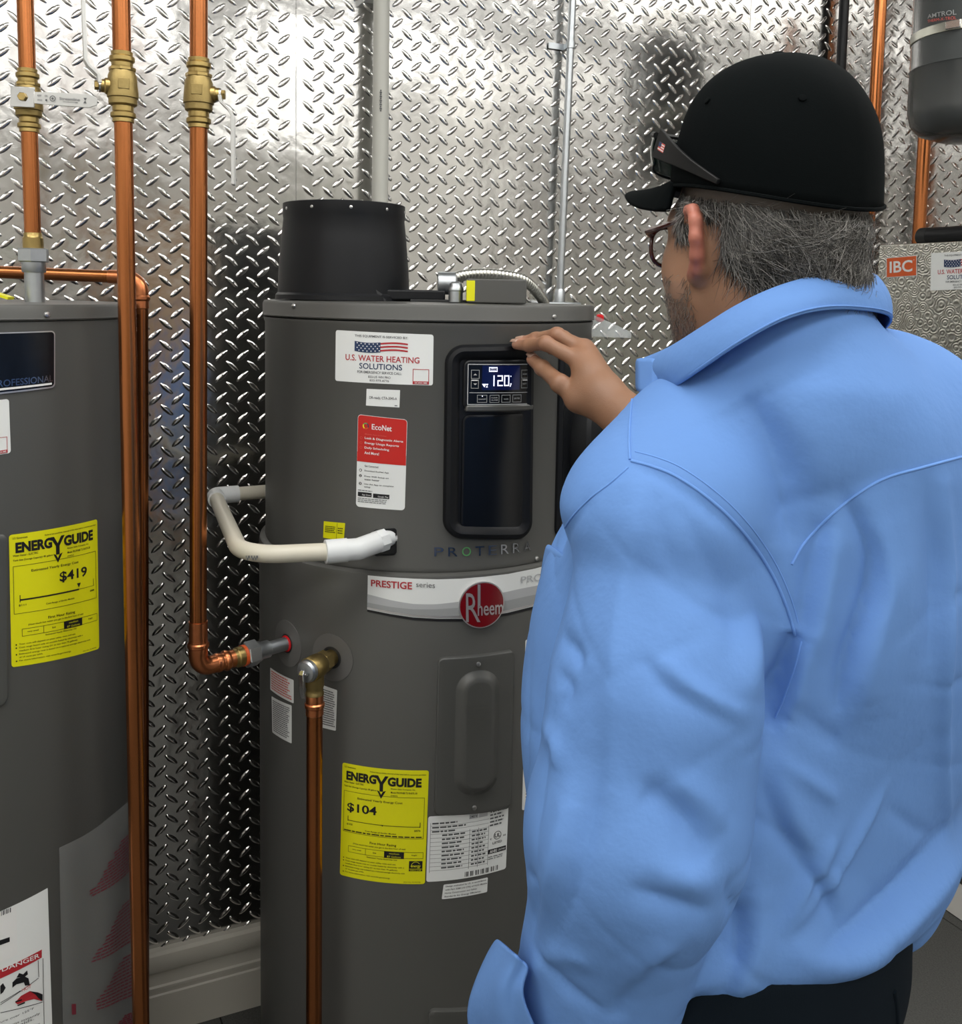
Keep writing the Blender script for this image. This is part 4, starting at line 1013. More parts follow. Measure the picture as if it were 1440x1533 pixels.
# cold pipe running behind the valves and down beside the jacket
D0, D1 = at_depth(-150, 401, 1.66), at_depth(212, 416, 1.66); E1 = at_depth(214, 1533, 1.66)
cold = empty('copper_branch_pipe', tuple(D1), 'level copper pipe that turns down behind the long riser', 'pipe')
pth = arc_pts(tuple(D0), tuple(D1), tuple(E1), 0.026, 10)
MB().tube([pth[0], pth[1] + (pth[0] - pth[1]).normalized() * 0.02], 0.0108, 20).build('level_run', 'copper', cold)
_ed = Vector(tuple(E1)) - Vector(tuple(D1)); _edn = _ed.normalized()
MB().tube([pth[1] + (pth[0] - pth[1]).normalized() * 0.03] + pth[1:-1] + [pth[-2] + _edn * 0.025], 0.0118, 20).build('elbow', 'copper_fitting', cold)
lat(tuple(pth[-2]), tuple(_edn), [(0.0120, 0.004), (0.0142, 0.007), (0.0142, 0.011), (0.0120, 0.014), (0.0123, 0.026), (0.0112, 0.027)], 'press_bead', 'copper_fitting', cold)
_eb = pth[-2] + _edn * ((0.03 - pth[-2].z) / _edn.z)
MB().tube([pth[-2] + _edn * 0.01, pth[-2].lerp(_eb, 0.5), _eb], 0.0112, 20).build('drop', 'copper', cold)
MB().lathe([(0.028, 0), (0.028, 0.008), (0.013, 0.034)], (_eb.x, _eb.y, 0.0), n=20).build('floor_flange', 'copper_fitting', cold)

# ------------------------------------------------------------------ relief valve and its drain
nb = TANK.normal(RB[0]); pb = np.array(TANK.pt(*RB))
tp = empty('relief_valve', tuple(pb), 'brass relief valve with a steel lever on the heat pump heater', 'valve')
lat(pb, nb, [(0.0125, -0.012), (0.0135, -0.002), (0.0135, 0.02)], 'valve_neck', 'brass', tp)
lat(pb, nb, hexring(0.0185, 0.016, 0.032), 'hex_flat', 'cast_brass', tp, 6, 0.1, 20)
lat(pb, nb, [(0.016, 0.030), (0.0188, 0.034), (0.0198, 0.045), (0.0198, 0.062), (0.0185, 0.064)], 'valve_body', 'brass', tp, 36)
lat(pb, nb, [(0.0182, 0.0635), (0.0178, 0.070), (0.0150, 0.0735), (0.006, 0.0745)], 'spring_cap', 'galvanized', tp, 36)
dn = np.array([0, 0, -1.0]); ob = pb + nb * 0.048
lat(ob, dn, [(0.015, 0.008), (0.0152, 0.03), (0.0138, 0.034), (0.0138, 0.040), (0.0150, 0.042), (0.0150, 0.045)], 'outlet', 'cast_brass', tp)
sd = np.cross(nb, dn); lt = pb + nb * 0.080
strip([lt + np.array([0, 0, 0.006]), lt + nb * 0.004, lt + nb * 0.003 + dn * 0.022, lt + dn * 0.04], sd, [0.006, 0.009, 0.009, 0.007], nb, 0.002, 'lever', 'chrome', tp)
MB().tube([lt + sd * 0.008 + dn * 0.0, lt + nb * -0.004 - sd * 0.008], 0.0022, 8).build('lever_pin', 'chrome', tp)
drn = empty('copper_drain_pipe', (ob[0], ob[1], 0.08), 'straight copper drain pipe hanging from the relief valve', 'pipe')
lat(ob, dn, [(0.0138, 0.044), (0.0142, 0.046), (0.0142, 0.058), (0.0162, 0.060), (0.0162, 0.065), (0.0142, 0.067), (0.0145, 0.078), (0.0130, 0.079)], 'press_adapter', 'copper_fitting', drn)
MB().tube([tuple(ob + dn * 0.05), tuple(ob + dn * 0.5), (ob[0], ob[1], 0.08)], 0.0131, 24).build('drop', 'copper', drn)

# ------------------------------------------------------------------ condensate pipe
zq = SHR.hit(578, 808)[1]; q0 = np.array(SHR.pt(*SHR.hit(580, 806))); 
cond = empty('condensate_pipe', tuple(q0), 'cream plastic drain pipe bending around the heat pump heater', 'pipe')
def lv(px, py): return tuple(at_z(px, py, zq - 0.004))
k1, k2, k3, k4 = lv(548, 817), lv(376, 829), lv(322, 742), None
q1 = np.array(lv(536, 822))
qi = q0 + (q0 - q1) / np.linalg.norm(q0 - q1) * 0.012
MB().tube([tuple(qi), tuple(q0 + (q1 - q0) * 0.45)], 0.0135, 20).build('port_nipple', 'pvc_white', cond)
ax = (q1 - q0) / np.linalg.norm(q1 - q0)
lat(q0, ax, hexring(0.0185, 0.006, 0.024, 0.001), 'threaded_collar', 'pvc_white', cond, 8, 0.1, 20)
pth = arc_pts(tuple(q0 + ax * 0.022), tuple(q1), lv(487, 826), 0.016, 8)
MB().tube(pth, 0.0172, 24).build('elbow', 'pvc_white', cond)
_dir = (Vector(lv(487, 826)) - Vector(tuple(q1))).normalized()
lat(lv(487, 826), tuple(_dir), [(0.0186, -0.034), (0.0186, 0.0), (0.0150, 0.0005)], 'elbow_socket', 'pvc_white', cond)
pth = arc_pts(lv(490, 826), lv(362, 832), lv(322, 742), 0.07, 14)
MB().tube(pth, 0.0138, 24).build('bent_run', 'pvc', cond)
bk = np.array(lv(322, 742)); nxt = np.array(at_depth(396, 738, bk[1] + 0.045)); nxt[2] = bk[2]
dr2 = (nxt - bk) / np.linalg.norm(nxt - bk)
MB().tube(arc_pts(tuple(bk + (np.array(pth[-3]) - bk) / np.linalg.norm(np.array(pth[-3]) - bk) * 0.04), tuple(bk), tuple(bk + dr2 * 0.045), 0.012, 6), 0.0168, 24).build('elbow', 'pvc_white', cond)
MB().tube([tuple(bk + dr2 * 0.02), tuple(bk + dr2 * 0.30)], 0.0136, 20).build('rear_run', 'pvc', cond)
_mk = MB()
for k in range(9):
    if k not in (3,):
        c_ = Vector(lv(372 + k * 2.0, 829)); _mk.box((c_.x, c_.y - 0.0139, c_.z - 0.001 - 0.003 * (k % 2)), (0.0013 + 0.0006 * (k % 3), 0.0006, 0.004))
_mk.build('stamp', 'ink_grey', cond, smooth=False)

# ------------------------------------------------------------------ the neighbouring heater
heat2 = empty('water_heater', (HL[0], HL[1], 0), 'grey electric water heater with a $419 energy label', 'water heater', 'grey water heaters along the plate wall')
ring_lathe('tank_jacket', [(0.29, 0), (0.305, 0.03), (0.31, 0.04), (0.31, zl_low - 0.002), (0.3115, zl_low - 0.001), (0.300, zl_low)], HL, 'heater_paint', heat2)
cap2 = ring_lathe('top_cap', [(0.29, zl_low - 0.004), (0.3125, zl_low), (0.3135, zl_low + 0.002), (0.3125, zl_low + 0.004), (0.3125, zl_top - 0.005), (0.309, zl_top), (0.0005, zl_top + 0.001)], HL, 'heater_paint', heat2)
screw_at(Cyl(*HL, 0.3125), 70, 471, cap2, 0.0045)
energy_label(JL, ((13, 801), (145, 777), (148, 971), (17, 999)), heat2, '$419', False)
service_label(JL, ((-130, 611), (13, 597), (16, 678), (-128, 697)), heat2)
bP = Patch(JL, (-120, 500), (81, 495), (81, 580), (-118, 600))
bd = obj('name_badge', *sheet(bP, 0.006, 0.002, 16), 'silver_trim', heat2, True); bd['label'] = 'black name badge with a silver edge'
obj('badge_field', *sheet(bP, 0.005, 0.0026, 16, .012, .02, .988, .97), 'black_gloss', bd, True); p = Print(bP, 0.003); p.text('PROFESSIONAL', .485, .77, .975, .885, 'chrome_letter', 0.01); p.rect(.02, .905, .965, .94, 'ink_white'); p.build(bd, 'printed_mark')
plate_on(Patch(JL, (-130, 838), (10, 795), (12, 1052), (-128, 1100)), 0.012, [(0, -0.002), (0.0008, 0.004), (0.003, 0.0055), (0.008, 0.0058)], 'element_cover', 'heater_panel', heat2)
P, o = sticker('danger_sticker', JL, ((-90, 1397), (71, 1329), (80, 1600), (-90, 1690)), 'paper_white', heat2, 0.001, label='large white instruction sticker with a red danger band')
def quad_px(c4, ink, off, parent, name): Pq = Patch(JL, *c4); obj(name, *sheet(Pq, 0.0002, off, 10), ink, parent, True); return Pq
i_ = quad_px(((-60, 1390), (24, 1355), (26, 1428), (-58, 1466)), 'ink_white', 0.0010, o, 'inset_sticker')
for k in range(6): quad_px(((1 + k * 2.6, 1363.5 - k), (2 + k * 2.6 + (k % 2) * .8, 1363 - k), (2 + k * 2.6 + (k % 2) * .8, 1370 - k), (1 + k * 2.6, 1370.5 - k)), 'ink_grey', 0.0014, o, 'bar_mark')
quad_px(((-20, 1413), (14, 1402), (14, 1409), (-20, 1421)), 'ink_black', 0.0014, o, 'black_mark')
quad_px(((-70, 1478), (62, 1421), (62, 1433), (-70, 1492)), 'ink_red', 0.0011, o, 'danger_band')
px_text(JL, 'DANGER', ((2, 1447.5), (58, 1426), (58.5, 1432.5), (2.5, 1454)), 'ink_white', o, 0.0016, 0.01)
# tap, water and hand of the warning picture
def blob_px(pts, ink, off, parent, name):
    obj(name, [JL.pt(*JL.hit(x, y), off) for x, y in pts], [tuple(range(len(pts)))], ink, parent, False)
for a, b in (((63, 1434), (65, 1533)), ((56, 1437), (57, 1462))): quad_px((a, (a[0] + .8, a[1]), (b[0] + .8, b[1]), b), 'ink_black', .0014, o, 'drawn_line')
for a, b in (((0, 1503), (57, 1463)), ((0, 1500), (30, 1482)), ((0, 1515), (63, 1499))): quad_px((a, b, (b[0], b[1] + .9), (a[0], a[1] + .9)), 'ink_black', .0014, o, 'drawn_line')
blob_px([(18, 1470), (24, 1464), (36, 1461), (42, 1464), (44, 1474), (37, 1475), (35, 1470), (24, 1473), (18, 1478)], 'ink_black', .0014, o, 'drawn_tap')
blob_px([(24, 1463), (28, 1456), (34, 1458), (40, 1452), (41, 1458), (36, 1462)], 'ink_black', .0014, o, 'drawn_tap')
blob_px([(0, 1475), (4, 1471), (8, 1478), (4, 1485), (0, 1488)], 'ink_black', .0014, o, 'drawn_tap')
px_text(JL, 'HOT', ((32, 1479), (46, 1473), (46, 1478), (32, 1484)), 'ink_pale_red', o, 0.0016)
blob_px([(22, 1500), (31, 1490), (44, 1483), (56, 1485), (63, 1488), (63, 1498), (50, 1495), (38, 1498), (26, 1503)], 'ink_red', .0014, o, 'drawn_hand')
blob_px([(22, 1498), (32, 1495), (32, 1497), (23, 1500)], 'ink_black', .0016, o, 'drawn_hand'); blob_px([(44, 1483), (56, 1485), (63, 1488), (63, 1498), (57, 1494), (52, 1488)], 'ink_black', .0016, o, 'drawn_hand')
blob_px([(25, 1504), (36, 1499), (37, 1501), (26, 1505.5)], 'ink_black', .0016, o, 'drawn_hand')
for k, s_ in enumerate(('Water temperature over 125°F', 'can cause severe burns instantly', 'or death from scalds.', 'Children, disabled and elderly are', 'at highest risk.')):
    px_text(JL, s_, ((-60, 1546 + k * 8), (50 + (k % 2) * 9, 1507 + k * 7.5), (50 + (k % 2) * 9, 1511 + k * 7.5), (-60, 1551 + k * 8)), 'ink_grey', o, 0.0014)
# clear document bag with red print taped to the jacket
bgP = Patch(JL, (86, 1268), (188, 1190), (196, 1560), (93, 1585)); v = []; f = []; nu, nt = 22, 26
for i in range(nu + 1):
    for j in range(nt + 1):
        u, t = i / nu, j / nt; off = 0.004 + 0.006 * math.sin(u * 3.0) + 0.0022 * math.sin(u * 9 + t * 7) * u + 0.02 * max(u - .7, 0)
        v.append(bgP.pt(u, t, off))
for i in range(nu):
    for j in range(nt): f.append((i * (nt + 1) + j, i * (nt + 1) + j + 1, (i + 1) * (nt + 1) + j + 1, (i + 1) * (nt + 1) + j))
bag = obj('document_bag', v, f, 'clear_bag', heat2, True, 180, 'clear plastic document bag with dark red print')
bag.modifiers.new('thick', 'SOLIDIFY').thickness = 0.0006
class BagP:
    w, h = bgP.w, bgP.h
    def pt(s, u, t, off=0): return bgP.pt(u, t, off + 0.004 + 0.006 * math.sin(u * 3.0) + 0.0022 * math.sin(u * 9 + t * 7) * u + 0.02 * max(u - .7, 0))
p = Print(BagP(), 0.0008); rg = random.Random(5)
for blk, (ta, tb) in enumerate(((.13, .29), (.40, .58), (.62, .80), (.86, .97))):
    n = 13
    for k in range(n):
        t = ta + (tb - ta) * k / n; us = .72 - .40 * min(1, k / (n - 3)) + (rg.random() - .5) * .06; u = us
        while u < .98: w_ = .03 + rg.random() * .05; p.rect(u, t, min(u + w_, .98), t + .0062, 'bag_red'); u += w_ + .012
p.rect(.08, .74, .12, .79, 'bag_red'); p.build(bag, 'fine_print')
MB().box(at_depth(2, 442, 1.46), (0.03, 0.02, 0.004), Matrix.Rotation(0.3, 3, 'Y')).build('lid_tag', 'label_yellow', heat2)

# ------------------------------------------------------------------ pipes on the plate wall
def vertical_on(plane, off, px, py, r, z0, z1, name, material, label, cat, px2=None, py2=None, n=20):
    pl = Plane(plane.o + plane.n * off, plane.e, plane.n); a, z = pl.hit(px, py); p0 = np.array(pl.pt(a, z))
    if px2 is None: d = np.array([0, 0, 1.0])
    else: a2, zz2 = pl.hit(px2, py2); p1 = np.array(pl.pt(a2, zz2)); d = p1 - p0
    t = empty(name, tuple(along(p0, d, z0)), label, cat)
    MB().tube([tuple(along(p0, d, z0)), tuple(along(p0, d, z1))], r, n).build('pipe_run', material, t)
    return t, p0, d, pl
t, p0, d, pl = vertical_on(WALL, 0.055, 570, 150, 0.0178, 0.3, ROOMH - 0.01, 'vent_pipe', 'pvc_grey', 'pale grey plastic pipe rising behind the exhaust collar', 'pipe')
_fr = np.array(p0) + NX * 0.0181
mb = MB()
for k in range(11): mb.box(tuple(along(_fr, d, at_depth(565, 138 + k * 3, p0[1])[2]) + EX * -0.006), (0.003 + 0.002 * (k % 2), 0.0012, 0.003), Matrix.Rotation(TH, 3, 'Z'))
mb.build('stamp', 'ink_grey', t, smooth=False)
_ps = along(p0, d, 2.3); MB().box(tuple(_ps - NX * 0.024), (0.05, 0.062, 0.025), Matrix.Rotation(TH, 3, 'Z')).build('wall_clip', 'pvc_white', t)
_ps = along(p0, d, 0.45); MB().box(tuple(_ps - NX * 0.024), (0.05, 0.062, 0.025), Matrix.Rotation(TH, 3, 'Z')).build('wall_clip', 'pvc_white', t)
t, p0, d, pl = vertical_on(WALL, 0.030, 857, 0, 0.0090, at_depth(838, 470, 2.2)[2] - 0.05, ROOMH - 0.01, 'metal_conduit', 'galvanized', 'thin galvanized conduit strapped to the plate wall', 'conduit', 838, 440)
_ps = along(p0, d, at_depth(851, 68, p0[1])[2])
MB().lathe([(0.0118, -0.008), (0.0118, 0.008)], tuple(_ps), tuple(d), 18).build('strap', 'galvanized', t)
MB().box(tuple(_ps - EX * 0.024 - NX * 0.024), (0.045, 0.004, 0.014), Matrix.Rotation(TH, 3, 'Z')).build('strap_tab', 'galvanized', t)
MB().box(tuple(_ps - NX * 0.017), (0.012, 0.032, 0.012), Matrix.Rotation(TH, 3, 'Z')).build('strap_foot', 'galvanized', t)
_ps = along(p0, d, at_depth(838, 440, p0[1])[2]); lat(tuple(_ps), tuple(d / d[2]), [(0.0125, -0.02), (0.0125, 0.008), (0.0105, 0.012)], 'coupling', 'galvanized', t)
_ps2 = _ps - np.array([0, 0, 0.075]); MB().box(tuple(_ps2), (0.09, 0.060, 0.11), Matrix.Rotation(TH, 3, 'Z')).build('outlet_box', 'galvanized', t, bevel=0.003)
t, p0, d, pl = vertical_on(WALL, 0.035, 1262, 40, 0.0135, 0.0, ROOMH - 0.01, 'black_drain_pipe', 'black_plastic', 'slim black pipe in the corner of the plate walls', 'pipe')

# ------------------------------------------------------------------ boiler corner
t, p0, d, pl = vertical_on(WALLR, 0.11, 1313, 100, 0.0165, 0.0, ROOMH - 0.01, 'copper_main', 'copper', 'copper pipe rising through the corner behind the cap', 'pipe')
t, p0, d, pl = vertical_on(WALLR, 0.10, 1379, 290, 0.0165, 0.9, 2.5, 'copper_main', 'copper', 'copper pipe rising between boiler and expansion tank', 'pipe')
BOF = 0.33; BPL = Plane(CORNER - EX * BOF, NX, -EX); bq, bz = BPL.hit(1316, 367)
boiler = empty('boiler', tuple(np.array(BPL.pt(bq + 0.25, 0.75)) + EX * 0.16), 'wall boiler in a swirl-finished steel jacket with a red badge', 'boiler')
def rbox(q0, q1, o0, o1, z0, z1, name, material, parent, bevel=0.0):
    pts = [CORNER + NX * q - EX * o for q in (q0, q1) for o in (o0, o1)]
    v = [(p_[0], p_[1], z) for p_ in pts for z in (z0, z1)]
    return MB().add(v, [(0, 1, 3, 2), (4, 6, 7, 5), (0, 4, 5, 1), (2, 3, 7, 6), (0, 2, 6, 4), (1, 5, 7, 3)]).build(name, material, parent, 30, bevel)
rbox(bq, bq + 0.52, 0.004, BOF - 0.0005, bz - 0.85, bz, 'jacket', 'boiler_steel', boiler, 0.003)
def quad_b(c4, ink, off, parent, name, r=0.0005): Pq = Patch(BPL, *c4); return Pq, obj(name, *sheet(Pq, r, off, 4), ink, parent, True)
Pq, o = quad_b(((1327, 386), (1373, 382), (1373, 413), (1327, 416)), 'paper_white', 0.0008, boiler, 'badge'); o['label'] = 'red maker badge with white letters'
p = Print(Pq, 0.0012); p.rect(.02, .03, .98, .97, 'ink_orange'); p.text('IBC', .12, .2, .86, .78, 'ink_white', 0.02, .0003); p.rect(.90, .2, .92, .23, 'ink_white', .0003); p.build(o, 'printed_mark')
service_label(BPL, ((1394, 379), (1490, 374), (1490, 431), (1393, 435)), boiler, 0.0008)
hp = at_depth(1352, 357, BPL.pt(bq, bz)[1] + 0.05); h0 = CORNER + NX * (bq + 0.06) - EX * (BOF - 0.08); h0 = np.array([h0[0], h0[1], bz + 0.021])
tt = empty('black_hose', tuple(h0), 'black insulated pipe lying along the top of the boiler', 'pipe')
MB().tube([tuple(h0), tuple(h0 + NX * 0.42)], 0.021, 20).build('pipe_run', 'black_plastic', tt)
lat(tuple(h0), tuple(-NX), [(0.0215, -0.02), (0.0215, 0.006), (0.016, 0.012)], 'end_cap', 'black_matte', tt)
# expansion tank
XPL = Plane(CORNER - EX * 0.33, NX, -EX); xq, _z = XPL.hit(1462, 100); XC = np.array(XPL.pt(xq, 0)); XR = 0.135
zb = at_depth(1440, 212, XC[1])[2]; zs = at_depth(1380, 45, XC[1] - 0.05)[2]; zw = at_depth(1380, 95, XC[1] - 0.05)[2]
xt = empty('expansion_tank', (XC[0], XC[1], zb), 'glossy dark grey expansion tank strapped up above the boiler', 'tank')
MB().lathe([(0.02, zb), (0.07, zb + 0.004), (0.110, zb + 0.018), (0.128, zb + 0.038), (XR, zb + 0.065), (XR, zw - 0.003), (XR + 0.002, zw), (XR, zw + 0.003), (XR, zb + 0.45), (0.12, zb + 0.49), (0.06, zb + 0.515), (0.02, zb + 0.52)], (XC[0], XC[1], 0), n=64).build('vessel', 'tank_grey', xt)
MB().lathe([(XR + 0.0005, zs - 0.010), (XR + 0.002, zs - 0.009), (XR + 0.002, zs + 0.009), (XR + 0.0005, zs + 0.010)], (XC[0], XC[1], 0), n=64, caps=False).build('strap', 'strap_steel', xt)
XCY = Cyl(XC[0], XC[1], XR); xa, xz = XCY.hit(1428, 44)
MB().box(XCY.pt(xa, zs, 0.004), (0.03, 0.008, 0.016), Matrix.Rotation(xa, 3, 'Z')).build('strap_buckle', 'chrome', xt, bevel=0.001)
px_text(XCY, 'AMTROL', ((1389, 22), (1432, 14), (1432, 22), (1389, 28)), 'ink_midgrey', xt, 0.001, 0.01); px_text(XCY, 'THERM-X-TROL', ((1389, 30), (1432, 24), (1432, 29), (1389, 34)), 'ink_pale_red', xt, 0.001)
MB().box(tuple(XC + EX * 0.225 + np.array([0, 0, zs])), (0.185, 0.04, 0.02), Matrix.Rotation(TH, 3, 'Z')).build('wall_bracket', 'strap_steel', xt)
MB().lathe([(0.014, 0), (0.014, 0.06)], (XC[0], XC[1], zb + 0.52), n=16).build('inlet', 'brass', xt)

# ------------------------------------------------------------------ the man at the heater
mat('skin', (0.42, 0.24, 0.15), 0.5, sub=0.12, attr='tone', bump=[(420, 0.18, 0.0012), (90, 0.10, 0.002)])
mat('shirt_blue', (0.132, 0.275, 0.61), 0.8, spec=0.25, bump=[(1400, 0.12, 0.0006), (22, 0.30, 0.008), (70, 0.12, 0.003)], var=(7, 0.18, (0.11, 0.245, 0.585)))
mat('shirt_seam', (0.135, 0.295, 0.68), 0.8, bump=[(900, 0.2, 0.001)])
mat('trouser_navy', (0.005, 0.009, 0.014), 0.9, spec=0.1, bump=[(900, 0.2, 0.001)])
mat('cap_black', (0.0022, 0.0034, 0.0038), 0.95, spec=0.08, bump=[(1200, 0.25, 0.0006), (30, 0.1, 0.003)])
mat('shoe_black', (0.012, 0.011, 0.010), 0.45)
mat('hair_strand', (0.2, 0.2, 0.2), 0.5, attr='tone', spec=0.3)
mat('frame_brown', (0.055, 0.012, 0.010), 0.25, coat=0.4)
mat('lens_clear', (0.9, 0.92, 0.92), 0.03, alpha=0.22, spec=0.8)
mat('shade_grey', (0.006, 0.0065, 0.007), 0.5, spec=0.25)
mat('shade_lens', (0.004, 0.010, 0.008), 0.08, spec=0.6)
mat('nail', (0.42, 0.27, 0.205), 0.3)
mat('eye_white', (0.7, 0.68, 0.65), 0.2)
BF = np.array([-0.6, 0.8, 0]); BL = np.array([-0.8, -0.6, 0]); BU = np.array([0, 0, 1.0])
HF = np.array([-0.405, 0.914, 0]); HL_ = np.array([-0.914, -0.405, 0]); HS = 1.0
EAR = at_depth(1043, 365, 0.898); H0 = EAR - HL_ * 0.08 * HS
def Hd(f, l, u): return H0 + (HF * f + HL_ * l + BU * u) * HS
HAX = (HF, HL_, BU); BAX = (BF, BL, BU)
T0 = np.array([0.287, 0.95, 0.0])
def Bd(f, l, z): return np.array([*(T0 + BF * f + BL * l)[:2], z])
def A(px, py, d): return at_depth(px, py, d)
SHL = Bd(-0.012, 0.168, 1.45); ELL = A(952, 1240, 0.785); CUF = A(868, 1590, 0.86)
SHRr = Bd(0.02, -0.262, 1.505); ELR = np.array([0.3385, 1.25, 1.375]); WRI = A(903, 596, 1.425)
HIPL, HIPR = Bd(0.0, 0.10, 0.93), Bd(0.0, -0.10, 0.93)
FTL, FTR = Bd(0.03, 0.13, 0.09), Bd(0.06, -0.13, 0.09)
KNL, KNR = Bd(0.03, 0.12, 0.50), Bd(0.05, -0.12, 0.50)

fine = 0.0030
fl = Field(grid(-0.02, 0.64, 0.014, ((0.02, 0.44, fine),)), grid(0.68, 1.64, 0.014, ((0.80, 1.10, fine), (1.40, 1.60, fine))), grid(0.06, 1.88, 0.014, ((1.46, 1.875, fine),)))
def hell(c, r, k=0.03, cut=False): fl.ell(Hd(*c), HAX, [x * HS for x in r], k, cut)
def hcone(p, q, r1, r2, k=0.015): fl.cone(Hd(*p), Hd(*q), r1 * HS, r2 * HS, k)
# head
hell((-0.008, 0, 0.045), (0.094, 0.075, 0.094), 0.03)
hell((0.030, 0, -0.010), (0.070, 0.064, 0.085), 0.04)
hell((0.030, 0, -0.062), (0.062, 0.056, 0.048), 0.03)
hell((0.068, 0, -0.094), (0.024, 0.026, 0.020), 0.03)
for sg in (1, -1):
    hell((0.058, 0.040 * sg, -0.022), (0.032, 0.026, 0.030), 0.03); hcone((0.030, 0.054 * sg, -0.045), (0.055, 0.035 * sg, -0.092), 0.020, 0.018, 0.03)
    hcone((0.082, 0.018 * sg, 0.034), (0.074, 0.048 * sg, 0.028), 0.010, 0.009, 0.02); hell((0.100, 0.032 * sg, 0.012), (0.014, 0.017, 0.013), 0.012, True)
hcone((0.090, 0, 0.028), (0.112, 0, -0.024), 0.010, 0.013, 0.012)
for sg in (1, -1): hell((0.100, 0.012 * sg, -0.028), (0.013, 0.010, 0.010), 0.008)
hell((0.090, 0, -0.056), (0.012, 0.026, 0.006), 0.006); hell((0.088, 0, -0.066), (0.012, 0.023, 0.007), 0.006)
# ears
for sg in (1, -1):
    hx = [(0.014, 0.070, 0.010), (0.016, 0.077, 0.026), (0.006, 0.085, 0.037), (-0.008, 0.092, 0.036), (-0.018, 0.096, 0.024), (-0.0205, 0.097, 0.006), (-0.016, 0.092, -0.012), (-0.007, 0.084, -0.025), (0.003, 0.078, -0.032), (0.009, 0.073, -0.026)]
    rr = [0.0045, 0.0048, 0.0050, 0.0050, 0.0052, 0.0052, 0.0055, 0.0065, 0.0072, 0.0060]
    fl.chain([Hd(a, b * sg, c * 0.86 - 0.001) for a, b, c in hx], [q * HS for q in rr], 0.006)
    n_ = (HF * 0.52 + HL_ * sg * 0.85); n_ /= np.linalg.norm(n_); t_ = np.cross(BU, n_)
    fl.ell(Hd(-0.004, 0.081 * sg, 0.004), (n_, t_, BU), [0.0046 * HS, 0.016 * HS, 0.025 * HS], 0.008)
    fl.ell(Hd(-0.004, 0.072 * sg, 0.0), HAX, [0.013 * HS, 0.011 * HS, 0.022 * HS], 0.010)
# neck, trunk, limbs
NB = Bd(-0.02, 0.0, 1.50)
fl.cone(Hd(-0.022, 0, -0.05), NB, 0.066, 0.074, 0.03); fl.cone(Hd(-0.04, 0, -0.01), Bd(-0.05, 0, 1.50), 0.05, 0.062, 0.03)
fl.cone(SHL, SHRr, 0.058, 0.058, 0.05); fl.cone(NB, Bd(0, 0.10, 1.46), 0.06, 0.06, 0.05); fl.cone(NB, Bd(0, -0.12, 1.46), 0.06, 0.06, 0.05)
fl.ell(Bd(0, 0, 1.32), BAX, (0.112, 0.17, 0.20), 0.05); fl.ell(Bd(0.01, 0, 1.12), BAX, (0.125, 0.165, 0.20), 0.05); fl.ell(Bd(0, 0, 0.95), BAX, (0.115, 0.16, 0.12), 0.05)
fl.chain([SHL, ELL, CUF], [0.050, 0.040, 0.030], 0.03); fl.chain([SHRr, ELR, WRI], [0.050, 0.042, 0.027], 0.03)
for a, b, c in ((HIPL, KNL, FTL), (HIPR, KNR, FTR)): fl.chain([a, b, c], [0.082, 0.055, 0.038], 0.03)
# the hand hanging inside the open cuff (below the frame)
hd = CUF - ELL; hd /= np.linalg.norm(hd); hs = np.cross(hd, BF); hs /= np.linalg.norm(hs); PLM = CUF + hd * 0.085
fl.ell(PLM, (hd, hs, np.cross(hd, hs)), (0.05, 0.040, 0.016), 0.02)
for k in range(4): 
    b0 = PLM + hd * 0.035 + hs * (0.030 - 0.020 * k); b1 = b0 + hd * 0.035 + BF * 0.008; b2 = b1 + hd * 0.020 + BF * 0.022
    fl.chain([b0, b1, b2], [0.0105, 0.0095, 0.008], 0.008)
fl.chain([CUF + hd * 0.05 + hs * 0.03, PLM + hs * 0.055 + hd * 0.01, PLM + hs * 0.062 + hd * 0.045], [0.015, 0.012, 0.010], 0.012)
# the hand on the control panel
fing = {
    'index':  ([(868, 541, 1.458), (817, 514, 1.476), (792, 517, 1.512), (773, 516, 1.534)], [0.0128, 0.0108, 0.0096, 0.0082]),
    'middle': ([(872, 523, 1.478), (834, 501, 1.497), (802, 507, 1.527), (781, 511, 1.541)], [0.0128, 0.0108, 0.0096, 0.0080]),
    'ring':   ([(875, 521, 1.500), (843, 505, 1.522), (815, 511, 1.548), (800, 514, 1.556)], [0.0120, 0.0100, 0.0088, 0.0075]),
    'little': ([(878, 531, 1.518), (853, 518, 1.540), (834, 522, 1.560), (824, 525, 1.568)], [0.0110, 0.0088, 0.0078, 0.0068]),
    'thumb':  ([(866, 596, 1.440), (838, 574, 1.450), (812, 551, 1.492), (797, 538, 1.520)], [0.0170, 0.0135, 0.0116, 0.0100])}
FP = {k: [A(*p) for p in v[0]] for k, v in fing.items()}
KN = [FP[n][0] for n in ('index', 'middle', 'ring', 'little')]
for n in ('little', 'ring', 'middle', 'index'):
    fl.cone(WRI + (FP[n][0] - WRI) * 0.12, FP[n][0], 0.021, 0.0140, 0.022)
fl.cone(WRI, FP['thumb'][0], 0.024, 0.0185, 0.02); fl.cone(FP['thumb'][0], FP['index'][0] * 0.6 + WRI * 0.4, 0.0165, 0.016, 0.022)
fl.cone(WRI + np.array([0, 0, 0.006]), WRI + (ELR - WRI) * 0.35 + np.array([0, 0, 0.006]), 0.023, 0.029, 0.02); fl.cone(WRI - np.array([0, 0, 0.010]), WRI + (ELR - WRI) * 0.35 - np.array([0, 0, 0.006]), 0.022, 0.030, 0.02)
for n in ('little', 'ring', 'middle', 'index', 'thumb'):
    p_, r_ = FP[n], fing[n][1]; fl.chain(p_, r_, 0.0045)
    for j in (1, 2): fl.ell(p_[j], HAX, [r_[j] * 1.07] * 3, 0.005)                # knuckles
